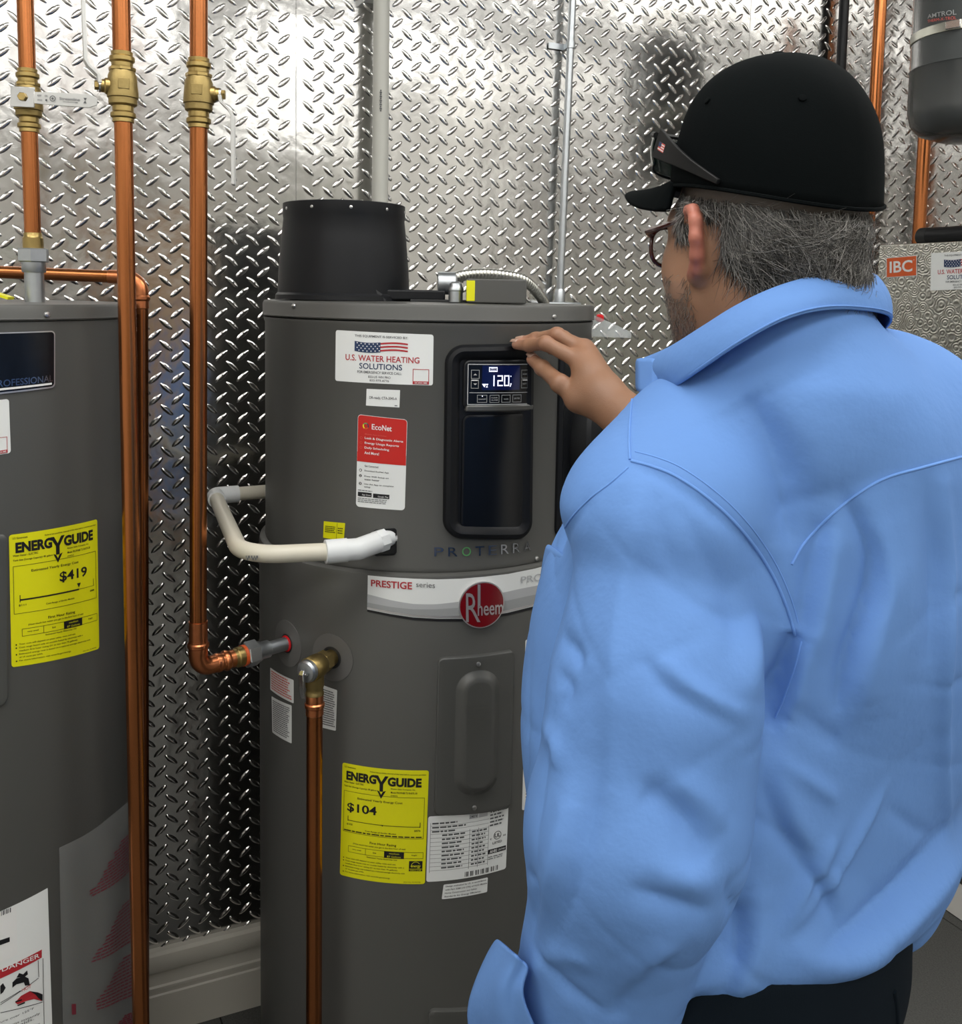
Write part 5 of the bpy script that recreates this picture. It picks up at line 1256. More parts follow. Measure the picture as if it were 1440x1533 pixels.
BV, BFc = fl.mesh()
BV = smooth_verts(BV, BFc, 1, 0.5)
body_me = npmesh('person', BV, BFc)
body = link('person', body_me, 'skin', None, True, 180)
tag(body, 'grey-haired man in a black cap and blue work shirt touching the control panel', 'person')
# skin tone as vertex colour: ears and fingertips redder, stubble and scalp greyer
rel = (BV - H0) / HS; hf, hl, hu = rel @ HF, rel @ HL_, rel @ BU
tone = np.tile(np.array([0.285, 0.148, 0.086]), (len(BV), 1))
def blend(mask, col): 
    global tone
    m = np.clip(mask, 0, 1)[:, None]; tone = tone * (1 - m) + np.array(col) * m
def ss(x, a, b): t = np.clip((x - a) / (b - a), 0, 1); return t * t * (3 - 2 * t)
inhead = (hu > -0.16) & (np.abs(hl) < 0.13) & (np.abs(hf) < 0.16)
blend(np.where(inhead & (np.abs(hl) > 0.0), ss(np.abs(hl), 0.080, 0.090) * ss(hu, -0.05, -0.02), 0) * 0.85, (0.45, 0.150, 0.105))
HB = -0.012 - 0.9 * np.clip(-0.03 - hf, 0, 0.038)
scalp = inhead & ((hf < -0.024) & (hu > HB) | ((hu > 0.030) & (hf < 0.05)))
blend(np.where(scalp & (np.abs(hl) < 0.085), 0.9, 0), (0.06, 0.055, 0.05))
jaw = inhead & (hf > 0.02) & (hu < -0.035)
blend(np.where(jaw, 0.45, 0) , (0.20, 0.13, 0.10))
for n in FP:
    for q, rad_, col, am in ((FP[n][3], 0.016, (0.44, 0.225, 0.16), 0.7), (FP[n][2], 0.011, (0.39, 0.185, 0.12), 0.35), (FP[n][1], 0.013, (0.39, 0.18, 0.115), 0.45), (FP[n][0], 0.014, (0.38, 0.178, 0.113), 0.4)):
        blend(np.exp(-(np.linalg.norm(BV - q, axis=1) / rad_)**2) * am, col)
ca_ = body_me.color_attributes.new('tone', 'FLOAT_COLOR', 'POINT'); ca_.data.foreach_set('color', np.column_stack([tone, np.ones(len(tone))]).astype(np.float32).ravel())
# nails on thumb and index
def nail(tip, prev, r, side, name='fingernail'):
    d = tip - prev; d /= np.linalg.norm(d); s = np.array(side, float); s -= d * (s @ d); s /= np.linalg.norm(s); t = np.cross(d, s); v = []; f = []
    for i in range(7):
        for j in range(7):
            a, b = (i / 6 - 0.5) * 1.9, (j / 6 - 0.5)
            v.append(tip + d * (0.0015 + b * 0.0145) + (t * math.sin(a) * r * 0.86 + s * (math.cos(a) * r * 1.0 + 0.0003)) * (1 if abs(b) < .4 else .97))
    for i in range(6):
        for j in range(6): f.append((i * 7 + j, i * 7 + j + 1, i * 7 + j + 8, i * 7 + j + 7))
    o = obj(name, v, f, 'nail', body, True); o.modifiers.new('thick', 'SOLIDIFY').thickness = 0.0006
nail(FP['thumb'][3], FP['thumb'][2], 0.0104, (0.25, -0.85, 0.45)); nail(FP['index'][3], FP['index'][2], 0.0084, (0.1, -0.35, 1)); nail(FP['middle'][3], FP['middle'][2], 0.0082, (0.1, -0.2, 1))
for sg in (1, -1): MB().lathe([(0.0005, -0.0118), (0.006, -0.0102), (0.0102, -0.006), (0.0118, 0), (0.0102, 0.006), (0.006, 0.0102), (0.0005, 0.0118)], tuple(Hd(0.076, 0.032 * sg, 0.013)), tuple(HF), 16).build('eye', 'eye_white', body)

# ------------------------------------------------------------------ shirt
from mathutils.bvhtree import BVHTree
from mathutils.kdtree import KDTree
hS = 0.0043
_sg = (np.arange(-0.04, 0.68, hS), np.arange(0.68, 1.45, hS), np.arange(0.915, 1.70, hS))
sf = Field(*_sg)
sf.ell(Bd(0.000, -0.035, 1.34), BAX, (0.142, 0.243, 0.20), 0.06)
sf.ell(Bd(0.022, -0.048, 1.18), BAX, (0.172, 0.283, 0.20), 0.06)
sf.ell(Bd(0.018, -0.045, 1.065), BAX, (0.176, 0.265, 0.078), 0.05)
sf.ell(Bd(0.010, -0.13, 1.005), BAX, (0.13, 0.12, 0.06), 0.05)
sf.ell(Bd(0.075, 0.085, 1.25), BAX, (0.122, 0.125, 0.24), 0.05)
sf.cone(SHL + np.array([0, 0, -0.005]), SHRr + np.array([0, 0, -0.01]), 0.066, 0.080, 0.06)
sf.cone(Bd(-0.040, 0.03, 1.52), Bd(-0.02, 0.12, 1.465), 0.070, 0.066, 0.06); sf.cone(Bd(-0.035, 0.0, 1.525), Bd(0.0, -0.20, 1.515), 0.070, 0.078, 0.06)
sf.cone(Bd(-0.040, 0.01, 1.50), Bd(-0.066, -0.02, 1.36), 0.080, 0.088, 0.10); sf.cone(Bd(-0.04, -0.12, 1.48), Bd(-0.03, -0.16, 1.30), 0.09, 0.10, 0.12)
sf.cone(Bd(-0.045, -0.03, 1.50), Bd(-0.03, -0.17, 1.49), 0.082, 0.080, 0.10)
sf.cone(Hd(-0.037, 0, -0.050), Hd(-0.040, 0, -0.13), 0.066, 0.090, 0.04)
sf.cone(A(1012, 652, 0.905), A(950, 742, 0.885), 0.050, 0.040, 0.05)
# left sleeve (hanging, a little bent) and right sleeve (reaching) stay creased against the trunk
s1 = Field(*_sg); M1 = SHL * 0.45 + ELL * 0.55 + np.array([0.008, -0.006, 0])
s1.chain([SHL + BL * 0.002, M1, ELL, CUF], [0.071, 0.081, 0.084, 0.074], 0.05)
sf.join(s1, lambda z: 0.006 + 0.055 * ss(z, 1.40, 1.47))
CUR = WRI + (ELR - WRI) * 0.34
s1 = Field(*_sg); s1.chain([SHRr, ELR, CUR], [0.080, 0.068, 0.048], 0.04); sf.join(s1, lambda z: 0.03 + 0 * z)
NC0 = Hd(-0.03, 0, -0.09)
SV, SF = sf.mesh(); SV = smooth_verts(SV, SF, 2, 0.5)
def cast(px, py, bvh):
    d = ray(px, py); h = bvh.ray_cast(Vector(CAMP), Vector(d)); return (np.array(h[0]), np.array(h[1])) if h[0] is not None else None
def resample(pts, step=5.0):
    out = []
    for i in range(len(pts) - 1):
        a, b = np.array(pts[i], float), np.array(pts[i + 1], float); n = max(1, int(np.linalg.norm(b - a) / step))
        out += [a + (b - a) * k / n for k in range(n)]
    return out + [np.array(pts[-1], float)]
def smooth_px(pts): return [np.array(q)[:2] for q in curve([(x, y, 0) for x, y in pts], max(8, len(pts) * 8))]
BVH = BVHTree.FromPolygons([tuple(v) for v in SV], [tuple(int(i) for i in f) for f in SF])
# folds: pixel path, half width (m), height (m): positive ridge, negative furrow
FOLDS = [
    # sleeve head below the armhole seam
    ([(948, 697), (1000, 718), (1060, 757), (1110, 802), (1150, 852), (1175, 902), (1192, 950)], 0.006, -0.004),
    ([(1196, 950), (1182, 1000), (1168, 1050), (1158, 1100)], 0.010, -0.018), ([(1205, 960), (1195, 1030), (1182, 1085)], 0.008, 0.007),
    # yoke and back
    ([(1112, 592), (1142, 640), (1170, 700), (1187, 760), (1192, 830)], 0.019, -0.012), ([(1160, 585), (1205, 660), (1232, 740)], 0.035, 0.007),
    ([(1268, 748), (1290, 790), (1303, 840), (1295, 900), (1270, 980), (1255, 1060)], 0.006, -0.010), ([(1298, 770), (1316, 830), (1318, 880), (1300, 960), (1285, 1060)], 0.012, 0.008),
    ([(1238, 780), (1222, 830), (1208, 900), (1204, 950)], 0.007, -0.006), ([(1252, 790), (1242, 850), (1230, 920), (1208, 1000)], 0.010, 0.006),
    ([(1340, 760), (1352, 860), (1335, 980), (1310, 1080)], 0.018, 0.004), ([(1385, 725), (1398, 850), (1392, 1000)], 0.010, -0.004), ([(1412, 730), (1418, 880), (1410, 1100), (1422, 1240)], 0.008, 0.005),
    ([(1145, 1180), (1175, 1250), (1220, 1320), (1255, 1390)], 0.007, -0.005), ([(1165, 1160), (1205, 1260), (1265, 1360)], 0.012, 0.004),
    ([(1250, 1250), (1210, 1320), (1175, 1380)], 0.007, 0.005), ([(1322, 1180), (1290, 1240), (1225, 1340), (1180, 1390)], 0.005, 0.004),
    ([(1430, 1230), (1380, 1290), (1310, 1360), (1230, 1420)], 0.008, -0.006), ([(1438, 1290), (1390, 1345), (1330, 1400), (1260, 1440)], 0.012, 0.006), ([(1405, 1405), (1330, 1450), (1300, 1465)], 0.006, -0.005),
    ([(1092, 1330), (1105, 1410), (1085, 1500)], 0.008, -0.006), ([(1135, 1330), (1130, 1420), (1100, 1500)], 0.010, 0.005), ([(1180, 1420), (1240, 1440), (1330, 1430)], 0.014, 0.004),
    ([(1185, 1060), (1240, 1100), (1260, 1110)], 0.008, -0.003), ([(1170, 1140), (1230, 1180), (1250, 1200)], 0.006, 0.003), ([(1330, 1210), (1370, 1240), (1400, 1250)], 0.006, -0.003),
    # upper sleeve
    ([(955, 740), (940, 850), (925, 950), (915, 1080), (905, 1180)], 0.010, 0.005), ([(978, 720), (990, 800), (1020, 870)], 0.009, -0.003), ([(1015, 745), (1055, 830), (1090, 900), (1100, 980)], 0.012, -0.004), ([(1105, 870), (1125, 950), (1118, 1050)], 0.016, 0.005),
    ([(968, 990), (1000, 1030), (1060, 1065), (1110, 1090)], 0.006, -0.004), ([(985, 985), (1040, 1035), (1110, 1072)], 0.007, 0.004),
    ([(962, 1180), (1005, 1205), (1040, 1240), (1062, 1290)], 0.014, -0.009), ([(1000, 1165), (1050, 1200), (1085, 1240)], 0.012, 0.006), ([(950, 1335), (1010, 1352), (1060, 1370)], 0.009, -0.007), ([(985, 1305), (1030, 1320), (1075, 1322)], 0.012, 0.005),
    ([(1005, 1410), (965, 1450), (935, 1500)], 0.010, 0.005), ([(990, 1440), (950, 1480), (915, 1530)], 0.008, -0.006), ([(850, 1190), (830, 1280), (805, 1370)], 0.010, 0.005), ([(905, 1110), (880, 1230), (855, 1340), (820, 1420)], 0.010, -0.005),
    ([(800, 1420), (850, 1480), (900, 1520)], 0.006, -0.005), ([(775, 1300), (800, 1330), (795, 1390)], 0.008, -0.006), ([(790, 1460), (830, 1430), (880, 1440)], 0.008, 0.004),
    # chest in front of the arm
    ([(880, 745), (850, 795), (838, 830)], 0.006, -0.004), ([(838, 955), (860, 975), (868, 1000)], 0.008, -0.006), ([(835, 1010), (850, 1030), (840, 1060)], 0.007, -0.005), ([(815, 1090), (835, 1120), (830, 1150)], 0.008, 0.005)]
NV = vert_normals(SV, SF)
disp = np.zeros(len(SV)); kd = None
for path, w, h in FOLDS:
    P3 = []; N3 = []
    for q in resample(smooth_px(path), 4.0):
        c = cast(q[0], q[1], BVH)
        if c is not None: P3.append(c[0]); N3.append(c[1])
    if len(P3) < 2: continue
    P3 = np.array(P3); N3 = np.array(N3); lo, hi = P3.min(0) - 5 * w, P3.max(0) + 5 * w
    ids = np.where(np.all((SV > lo) & (SV < hi), axis=1))[0]
    if not len(ids): continue
    D = np.linalg.norm(SV[ids][:, None, :] - P3[None], axis=2); j = D.argmin(1); dm = D[np.arange(len(ids)), j]
    tp_ = np.sin(np.clip((j + 0.7) / len(P3), 0.02, 0.98) * math.pi)**0.45
    face = np.clip(((NV[ids] * N3[j]).sum(1) + 0.1) / 0.6, 0, 1)
    disp[ids] += (1.9 if path[0][0] > 1080 else 1.35) * h * np.exp(-(dm / (w * 1.25))**(1.1 if h < 0 else 1.6)) * tp_ * face
# small puckers and thin drag lines so that no area is dead flat
ph = SV @ np.array([[23., 11., 7.], [-13., 19., 9.], [5., -17., 21.]]).T
lowf = np.sin(0.62 * ph[:, 1] + 1.1) * np.sin(0.55 * ph[:, 2] + 0.4 + np.sin(0.4 * ph[:, 0]))
disp += 0.0008 * np.sin(ph[:, 0] + 1.7 * np.sin(ph[:, 1])) + 0.0006 * np.sin(1.9 * ph[:, 2] + 1.3 * np.sin(1.6 * ph[:, 0]))
for dirv, lam, amp, sh in (((0.55, -0.45, 0.70), 0.075, 0.0026, 0.0), ((-0.50, 0.40, 0.77), 0.092, 0.0024, 1.9), ((0.80, -0.60, 0.12), 0.062, 0.0018, 3.1)):
    u_ = SV @ (np.array(dirv) * 2 * math.pi / lam) + 1.5 * np.sin(0.5 * ph[:, 1] + sh) + 0.9 * np.sin(0.8 * ph[:, 2] - sh)
    disp -= amp * (1 - np.abs(np.sin(u_ / 2)))**5 * np.clip(0.15 + lowf * math.cos(sh) + 0.5 * np.sin(0.9 * ph[:, 0] + sh), 0, 1) * ss(1.50 - SV[:, 2], 0.0, 0.12)
SV2 = SV + NV * disp[:, None]; SV2 = smooth_verts(SV2, SF, 1, 0.25)
# hollow hem and neck: drop the faces that close the shirt off at the neck
_fc = SV2[SF].mean(1); _ff = np.clip((_fc - H0) @ HF + 0.075, 0, 0.2); _lf = np.clip((_fc - H0) @ HL_ - 0.02, 0, 0.2)
keep = ~(_fc[:, 2] > Hd(0, 0, -0.048)[2] - 0.45 * _ff - 0.25 * _lf) | (np.linalg.norm((_fc - NC0)[:, :2], axis=1) > 0.125)
shirt = link('shirt', npmesh('shirt', SV2, SF[keep]), 'shirt_blue', body, True, 180)
shirt['label'] = 'light blue long-sleeved work shirt'
BVH2 = BVHTree.FromPolygons([tuple(v) for v in SV2], [tuple(int(i) for i in f) for f in SF])
def seam(path, r, name='seam', off=0.0, mate='shirt_seam', flat=0.5):
    pts = []
    for q in resample(smooth_px(path), 4.0):
        c = cast(q[0], q[1], BVH2)
        if c is None: continue
        if pts and np.linalg.norm(c[0] - pts[-1]) > 0.03:
            if len(pts) > 8: break
            pts = []
        pts.append(c[0] + c[1] * off)
    if len(pts) > 2: MB().tube([tuple(p) for p in pts], r, 8).build(name, mate, shirt)
ARM = [(945, 690), (975, 698), (1010, 712), (1050, 738), (1090, 772), (1125, 812), (1155, 858), (1176, 905), (1190, 950)]
seam(ARM, 0.0014, 'armhole_seam', 0.0002); seam([(x + 6, y - 14) for x, y in ARM], 0.0007, 'armhole_stitching', 0.0)
seam([(1440, 684), (1380, 700), (1325, 716), (1280, 742), (1240, 775), (1205, 812), (1185, 845)], 0.0013, 'yoke_seam', 0.0002)
seam([(948, 585), (944, 620), (942, 655), (943, 688)], 0.0012, 'shoulder_seam', 0.0002)
seam([(940, 700), (915, 722), (885, 745), (858, 772), (840, 800), (830, 830)], 0.0009, 'armhole_seam', 0.0002)
seam([(1200, 960), (1190, 1000), (1172, 1050), (1160, 1075)], 0.0009, 'side_seam', 0.0002)

def loft(rows, name, material, parent, thick=0.002, sub=1, angle=180, label=None):
    n, m = len(rows), len(rows[0]); v = [p for r in rows for p in r]; f = []
    for i in range(n - 1):
        for j in range(m - 1): f.append((i * m + j, i * m + j + 1, (i + 1) * m + j + 1, (i + 1) * m + j))
    o = obj(name, v, f, material, parent, True, angle, label)
    if sub: s = o.modifiers.new('sub', 'SUBSURF'); s.levels = s.render_levels = sub
    if thick: t = o.modifiers.new('thick', 'SOLIDIFY'); t.thickness = thick; t.offset = 0
    return o
# collar: stand and turned-down leaf
CT = [(1262, 455, 1.06), (1310, 428, 0.985), (1303, 404, 0.905), (1240, 404, 0.850), (1168, 422, 0.832), (1106, 450, 0.838), (1052, 484, 0.862), (1002, 515, 0.905), (957, 533, 0.965)]
CB = [(1280, 520, 1.08), (1325, 492, 0.975), (1328, 471, 0.872), (1250, 463, 0.818), (1180, 477, 0.800), (1112, 512, 0.805), (1062, 545, 0.825), (1018, 575, 0.862), (988, 594, 0.93)]
ct = curve([A(*p) for p in CT], 40); cb = curve([A(*p) for p in CB], 40)
NC = Hd(-0.028, 0, -0.09)
rows = []
for k in np.linspace(0, 1, 6):
    rows.append([tuple(a * (1 - k) + b * k + (lambda o_: o_ / max(np.linalg.norm(o_), 1e-6))(np.array([(a - NC)[0], (a - NC)[1], 0])) * 0.007 * math.sin(k * math.pi)) for a, b in zip(ct, cb)])
# roll over the top and down inside as the stand
inn = []
for k in np.linspace(1, 0.0, 4)[:-1]:
    inn.append([tuple(a + np.array([0, 0, -0.045 * k]) + (np.array([NC[0], NC[1], a[2]]) - a) * (0.05 + 0.05 * k)) for a in ct])
col = loft(inn + rows, 'collar', 'shirt_blue', shirt, 0.0022, 1, label='turned-down shirt collar')
MB().tube([tuple(p + np.array([0, -0.0012, 0.003])) for p in cb[3:]], 0.0009, 6).build('collar_stitching', 'shirt_seam', col)
# front neckband end standing up under the chin
nbd = [[tuple(A(953, 535 + 52 * t, 0.955 - 0.012 * t)), tuple(A(968, 537 + 52 * t, 0.935 - 0.012 * t)), tuple(A(985, 535 + 55 * t, 0.915 - 0.012 * t))] for t in np.linspace(0, 1, 5)]
loft(nbd, 'neckband', 'shirt_seam', shirt, 0.003, 1)
# chest pocket, gaping a little at the top
pk = []
for t, (xl, xr, yl, yr, dl) in enumerate(((818, 846, 812, 832, 0.985), (811, 846, 850, 862, 0.985), (803, 844, 920, 925, 0.985), (797, 842, 985, 985, 0.98), (793, 838, 1030, 1030, 0.975), (802, 830, 1062, 1062, 0.965))):
    r_ = []
    for u in np.linspace(0, 1, 5): r_.append(tuple(A(xl + (xr - xl) * u, yl + (yr - yl) * u, dl - 0.075 * u - 0.012 * math.sin(u * math.pi))))
    pk.append(r_)
loft(pk, 'chest_pocket', 'shirt_blue', shirt, 0.0016, 2)
# open cuff turned back over the forearm
cf = []
for t, (xa, ya, xb, yb) in enumerate(((744, 1404, 787, 1443), (729, 1430, 792, 1452), (713, 1466, 779, 1478), (698, 1510, 786, 1508), (704, 1550, 806, 1548), (716, 1600, 826, 1600))):
    r_ = []
    for u in np.linspace(0, 1, 9):
        c = cast(max(xa + (xb - xa) * u, 776), ya + (yb - ya) * u, BVH2); dpt = (c[0][1] if c is not None else 0.80)
        r_.append(tuple(A(xa + (xb - xa) * u, ya + (yb - ya) * u, 0.845 - 0.075 * u - 0.022 * math.sin(u * math.pi) - 0.004 * math.sin(u * 12 + 0.6 * t))))
    cf.append(r_)
cuff = loft(cf, 'cuff', 'shirt_blue', shirt, 0.0024, 2, label='unbuttoned cuff turned back')

# ------------------------------------------------------------------ trousers and shoes
tf = Field(np.arange(0.0, 0.62, 0.009), np.arange(0.66, 1.22, 0.009), np.arange(0.05, 1.16, 0.009))
tf.ell(Bd(0.0, 0, 0.97), BAX, (0.150, 0.190, 0.16), 0.05); tf.ell(Bd(0.0, 0, 1.06), BAX, (0.145, 0.188, 0.07), 0.05)
for a, b, c in ((HIPL, KNL, FTL), (HIPR, KNR, FTR)): tf.chain([a, b, c], [0.105, 0.085, 0.072], 0.03)
TV, TF = tf.mesh(); TV = smooth_verts(TV, TF, 2)
TN = vert_normals(TV, TF); TV = TV + TN * (0.003 * np.sin(TV[:, 2] * 45 + 6 * TV[:, 0]) * np.exp(-((TV[:, 2] - 0.5) / 0.2)**2))[:, None]
keepT = TV[TF].mean(1)[:, 2] < 1.10
trs = link('trousers', npmesh('trousers', TV, TF[keepT]), 'trouser_navy', body, True, 180); trs['label'] = 'dark navy work trousers'
BVH3 = BVHTree.FromPolygons([tuple(v) for v in TV], [tuple(int(i) for i in f) for f in TF])
sp = [cast(x, y, BVH3) for x, y in ((1338, 1484), (1341, 1500), (1342, 1515), (1343, 1532), (1343, 1560))]
sp = [tuple(c[0] + c[1] * 0.0005) for c in sp if c is not None]
if len(sp) > 2: MB().tube(sp, 0.0022, 8).build('side_seam', 'trouser_navy', trs)
sf_ = Field(np.arange(0.0, 0.62, 0.008), np.arange(0.62, 1.36, 0.008), np.arange(-0.02, 0.18, 0.008))
for k, ft in enumerate((FTL, FTR)):
    g = Field(np.arange(ft[0] - 0.3, ft[0] + 0.2, 0.007), np.arange(ft[1] - 0.2, ft[1] + 0.32, 0.007), np.arange(-0.02, 0.2, 0.007))
    b = np.array([ft[0], ft[1], 0.0])
    g.ell(b + BF * -0.02 + BU * 0.045, BAX, (0.06, 0.042, 0.05), 0.02); g.ell(b + BF * 0.10 + BU * 0.034, BAX, (0.105, 0.050, 0.036), 0.04); g.cone(b + BU * 0.05, b + BU * 0.11, 0.045, 0.045, 0.02)
    V_, F_ = g.mesh(); V_[:, 2] = np.maximum(V_[:, 2], 0.001)
    link('shoe', npmesh('shoe', smooth_verts(V_, F_, 1), F_), 'shoe_black', body, True, 180)

# ------------------------------------------------------------------ cap
cap_me = MB(); NT, NR = 72, 26
def cap_base(th): return 0.047 + 0.016 * math.cos(th) - 0.004 * math.cos(2 * th)          # lower edge, higher at the forehead
def cap_pt(th, t, grow=0.0):
    """th: 0 forehead, grows to the left ear side; t: 0 edge, 1 crown"""
    e = 2.45; prof = max(1 - t**e, 0)**(1 / e)
    a, b = 0.1065 + grow, 0.0895 + grow
    if math.cos(th) > 0: a *= 1.0 - 0.02 * t
    u0 = cap_base(th); top = 0.176 + grow
    seamd = -0.0009 * sum(math.exp(-((math.remainder(th - q, 2 * math.pi)) / 0.03)**2) for q in (0, math.pi / 3, 2 * math.pi / 3, math.pi, -math.pi / 3, -2 * math.pi / 3)) * (1 - t)**0.3
    wob = 0.0016 * math.sin(3 * th + 5 * t) * math.sin(t * math.pi)
    f_ = (a + seamd + wob) * prof * math.cos(th) - 0.006; l_ = (b + seamd + wob) * prof * math.sin(th)
    return Hd(f_, l_, u0 + (top - u0) * t)
v = []; f = []
for j in range(NR + 1):
    t = 1 - (1 - j / NR)**1.7
    for i in range(NT): v.append(cap_pt(2 * math.pi * i / NT, min(t, 0.9995)))
for j in range(NR):
    for i in range(NT): a, b = j * NT + i, j * NT + (i + 1) % NT; f.append((a, b, b + NT, a + NT))
crown = obj('cap', v, f, 'cap_black', body, True, 180, 'black baseball cap'); crown.modifiers.new('thick', 'SOLIDIFY').thickness = 0.002
MB().lathe([(0.0075, -0.002), (0.0075, 0.001), (0.005, 0.004), (0.001, 0.0048)], tuple(Hd(-0.006, 0, 0.176)), (0, 0, 1), 16).build('cap_button', 'cap_black', crown)
MB().tube([tuple(cap_pt(2 * math.pi * i / 72, 0.004, 0.0006)) for i in range(73)], 0.0018, 6).build('cap_band', 'cap_black', crown)
for th in (math.pi / 2, math.pi * 0.83, -math.pi / 2, math.pi / 6, -math.pi / 6):
    c = cap_pt(th, 0.62, 0.0006); n_ = c - Hd(-0.01, 0, 0.08); MB().lathe([(0.0034, -0.001), (0.0034, 0.0008), (0.0018, 0.001)], tuple(c), tuple(n_), 12).build('eyelet', 'cap_black', crown)
rows = []
for k in range(9):
    s = k / 8; r_ = []
    for i in range(25):
        q = (i / 24 - 0.5) * 2; th = q * math.radians(68)
        b0 = np.array([0.1065 * math.cos(th) - 0.006, 0.0895 * math.sin(th), cap_base(th) + 0.003])
        ext = 0.090 * math.sqrt(max(1 - abs(q)**2.6, 0)) + 0.002
        droop = 0.006 * s - 0.034 * q * q * s
        p_ = b0 + np.array([ext * s, 0.006 * q * s, droop]); r_.append(tuple(Hd(*p_)))
    rows.append(r_)
loft(rows, 'brim', 'cap_black', crown, 0.0055, 1)

# ------------------------------------------------------------------ hair and stubble
def strands(name, roots, dirs, norms, lens, cols, width, parent, curl=0.35, seed=1):
    rg = np.random.default_rng(seed); n = len(roots); seg = 5; V = []; C = []
    side = np.cross(dirs, norms); side /= np.maximum(np.linalg.norm(side, axis=1), 1e-9)[:, None]
    bend = rg.normal(0, curl, n)[:, None]; lift = rg.uniform(0.12, 0.70, n)[:, None]
    for k in range(seg):
        t = k / (seg - 1)
        c = roots + lens[:, None] * (dirs * t + norms * (lift * (t - 0.75 * t * t)) + side * bend * t * t)
        w = width * (1 - 0.75 * t)
        V.append(np.stack([c + side * w, c - side * w * 0.5 + norms * w * 0.87, c - side * w * 0.5 - norms * w * 0.87], 1))
    V = np.stack(V, 1).reshape(-1, 3); base = (np.arange(n) * seg * 3)[:, None]; F = []
    for k in range(seg - 1):
        for a in range(3): b = (a + 1) % 3; F.append(base + np.array([[k * 3 + a, k * 3 + b, k * 3 + 3 + b, k * 3 + 3 + a]]))
    F = np.stack(F, 1).reshape(-1, 4); me = npmesh(name, V, F)
    ca = me.color_attributes.new('tone', 'FLOAT_COLOR', 'POINT'); cc = np.repeat(cols, seg * 3, axis=0); ca.data.foreach_set('color', np.column_stack([cc, np.ones(len(cc))]).astype(np.float32).ravel())
    o = link(name, me, 'hair_strand', parent, True, 180); o['kind'] = 'stuff'; return o
BN = vert_normals(BV, BFc)
rg = np.random.default_rng(3)
capu = 0.047 + 0.016 * np.cos(np.arctan2(hl / 0.0895, (hf + 0.006) / 0.1065))
side_ok = (np.abs(hl) < 0.083)
back = (hf < -0.026) & (hu > HB) & side_ok
above_ear = (hu > 0.030) & (hf < 0.040) & (hf > -0.03) & side_ok
burn = (hf > 0.012) & (hf < 0.040) & (hu > 0.010) & (np.abs(hl) > 0.045) & side_ok
region = inhead & (back | above_ear | burn) & (hu < capu - 0.006)
ids = np.where(region)[0]; n = 15000
pick = rg.choice(ids, n); roots = BV[pick] + rg.normal(0, 0.0012, (n, 3)); norms = BN[pick]
rf, ru = hf[pick], hu[pick]
dirs = -HF[None] * (0.75 * ss(rf, 0.04, -0.09))[:, None] - BU[None] * 0.8 + rg.normal(0, 0.30, (n, 3))
wave = np.sin(ru * 130 + rf * 60)[:, None] * 0.25; dirs = dirs + BU[None] * wave; dirs[:, 2] = np.where(ru > 0.015, np.minimum(dirs[:, 2], -0.45), np.minimum(dirs[:, 2], -0.05))
dirs = dirs - norms * (dirs * norms).sum(1)[:, None]; dirs /= np.linalg.norm(dirs, axis=1)[:, None]
lens = rg.uniform(0.014, 0.032, n) * np.where(rf > 0.0, 0.6, 1.0) * (0.6 + 0.4 * ss(ru, -0.07, -0.02))
pat = 0.5 + 0.5 * np.sin(roots @ np.array([95., 60., 130.]) + 2 * np.sin(roots @ np.array([40., -80., 55.])))
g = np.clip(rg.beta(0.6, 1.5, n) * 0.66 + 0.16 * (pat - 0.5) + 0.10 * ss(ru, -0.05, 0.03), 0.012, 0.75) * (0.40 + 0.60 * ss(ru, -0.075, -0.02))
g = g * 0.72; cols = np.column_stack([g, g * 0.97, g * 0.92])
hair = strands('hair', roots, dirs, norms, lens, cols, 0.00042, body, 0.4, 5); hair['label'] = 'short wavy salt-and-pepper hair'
beard = inhead & (hf > 0.012) & (hu < -0.030) & (hu > -0.125) & (np.abs(hl) < 0.078) & ((hf < 0.06) | (hu < -0.05))
ids = np.where(beard)[0]; n = 3800; pick = rg.choice(ids, n); roots = BV[pick] + rg.normal(0, 0.001, (n, 3)); norms = BN[pick]
dirs = HF[None] * 0.35 - BU[None] + rg.normal(0, 0.5, (n, 3)); dirs -= norms * (dirs * norms).sum(1)[:, None]; dirs /= np.linalg.norm(dirs, axis=1)[:, None]
g = rg.uniform(0.03, 0.42, n); strands('beard', roots, dirs, norms, rg.uniform(0.004, 0.010, n), np.column_stack([g, g * 0.85, g * 0.72]), 0.00028, body, 0.3, 6)['label'] = 'short grey-brown stubble'

# ------------------------------------------------------------------ eyeglasses
gl = empty('eyeglasses', tuple(Hd(0.10, 0, 0.012)), 'brown-framed eyeglasses worn by the man', 'glasses')
for sg in (1, -1):
    rim = []
    for k in range(29):
        a = 2 * math.pi * k / 28; cx, sx = math.cos(a), math.sin(a)
        rim.append(Hd(0.106 - 0.010 * (abs(0.040 + 0.026 * cx) / 0.066)**2, (0.040 + 0.026 * math.copysign(abs(cx)**0.8, cx)) * sg, 0.002 + 0.020 * math.copysign(abs(sx)**0.8, sx)))
    MB().tube([tuple(p) for p in rim], 0.0022, 8).build('rim', 'frame_brown', gl)
    c = sum(rim[:-1]) / 28; obj('lens', [tuple(c + HF * 0.002)] + [tuple(p) for p in rim[:-1]], [(0, 1 + k, 1 + (k + 1) % 28) for k in range(28)], 'lens_clear', gl, True, 180)
    MB().tube([tuple(Hd(0.097, 0.066 * sg, 0.013)), tuple(Hd(0.088, 0.076 * sg, 0.016)), tuple(Hd(0.05, 0.080 * sg, 0.020)), tuple(Hd(0.018, 0.079 * sg, 0.026)), tuple(Hd(0.004, 0.079 * sg, 0.026))], [0.0034, 0.0034, 0.0026, 0.0022, 0.002], 8).build('temple_arm', 'frame_brown', gl)
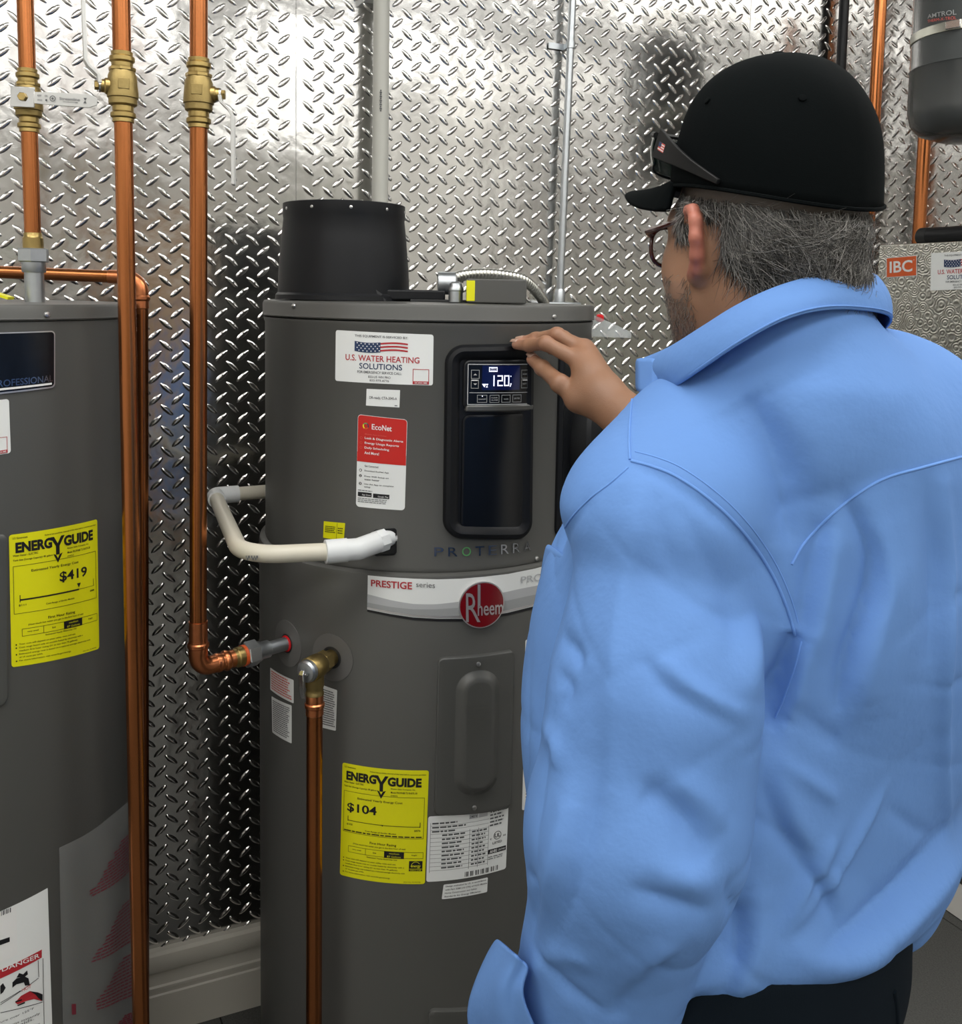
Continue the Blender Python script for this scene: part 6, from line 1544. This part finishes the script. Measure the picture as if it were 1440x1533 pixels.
MB().tube([tuple(Hd(0.106, 0.015, 0.006)), tuple(Hd(0.112, 0, 0.010)), tuple(Hd(0.106, -0.015, 0.006))], 0.0022, 8).build('bridge', 'frame_brown', gl)

# ------------------------------------------------------------------ sunglasses perched on the cap
sg_ = empty('sunglasses', tuple(Hd(0.12, 0, 0.09)), 'dark wraparound sunglasses perched on the front of the cap', 'sunglasses')
def wrap(q, u, gr=0.0):
    """q: -1..1 across the brow, u height"""
    th = q * math.radians(62); return Hd((0.134 + gr) * math.cos(th) - 0.010, (0.104 + gr) * math.sin(th), u)
for sgn in (1, -1):
    rows = []
    for k in range(6):
        t = k / 5; rows.append([tuple(wrap((0.06 + 0.90 * i / 14) * sgn, 0.072 + 0.044 * t * (1 - 0.35 * (i / 14)**2) + 0.006 * (i / 14), 0.003 * math.sin(t * 3.14))) for i in range(15)])
    loft(rows, 'lens', 'shade_lens', sg_, 0.002, 1)
    MB().tube([tuple(wrap((0.04 + 0.96 * i / 14) * sgn, 0.118 - 0.013 * (i / 14)**2, 0.001)) for i in range(15)], 0.0030, 8).build('brow_bar', 'shade_grey', sg_)
    a0, a1 = wrap(1.0 * sgn, 0.098), cap_pt(math.pi * 0.60 * sgn, 0.05, 0.004)
    up = BU; pts = [a0 * (1 - t) + a1 * t + HL_ * sgn * 0.004 * math.sin(t * 3.14) for t in np.linspace(0, 1, 9)]; dd = (a1 - a0) / np.linalg.norm(a1 - a0); wv = np.cross(dd, HL_ * sgn); wv /= np.linalg.norm(wv)
    tm = strip(pts, wv, [0.028, 0.025, 0.021, 0.017, 0.014, 0.011, 0.009, 0.007, 0.005], HL_ * sgn, 0.0035, 'temple_arm', 'shade_grey', sg_)
    if sgn == 1:
        class FlagP:
            w, h = 0.012, 0.008
            def pt(s, u, t, off=0): q = pts[1] + dd * (0.010 * (u - 0.4)) + wv * 0.008 * (0.5 - t) * (1 if wv[2] > 0 else -1) + HL_ * (0.0022 + off); return tuple(q)
        p = Print(FlagP(), 0.0002); p.rect(0, 0, 1, 1, 'ink_pale_red'); p.rect(0, 0, .45, .55, 'ink_navy', .0002)
        for k in range(3): p.rect(.0 if k == 2 else .45, .15 + k * .3, 1, .28 + k * .3, 'ink_white', .0002)
        p.build(tm, 'flag_mark')
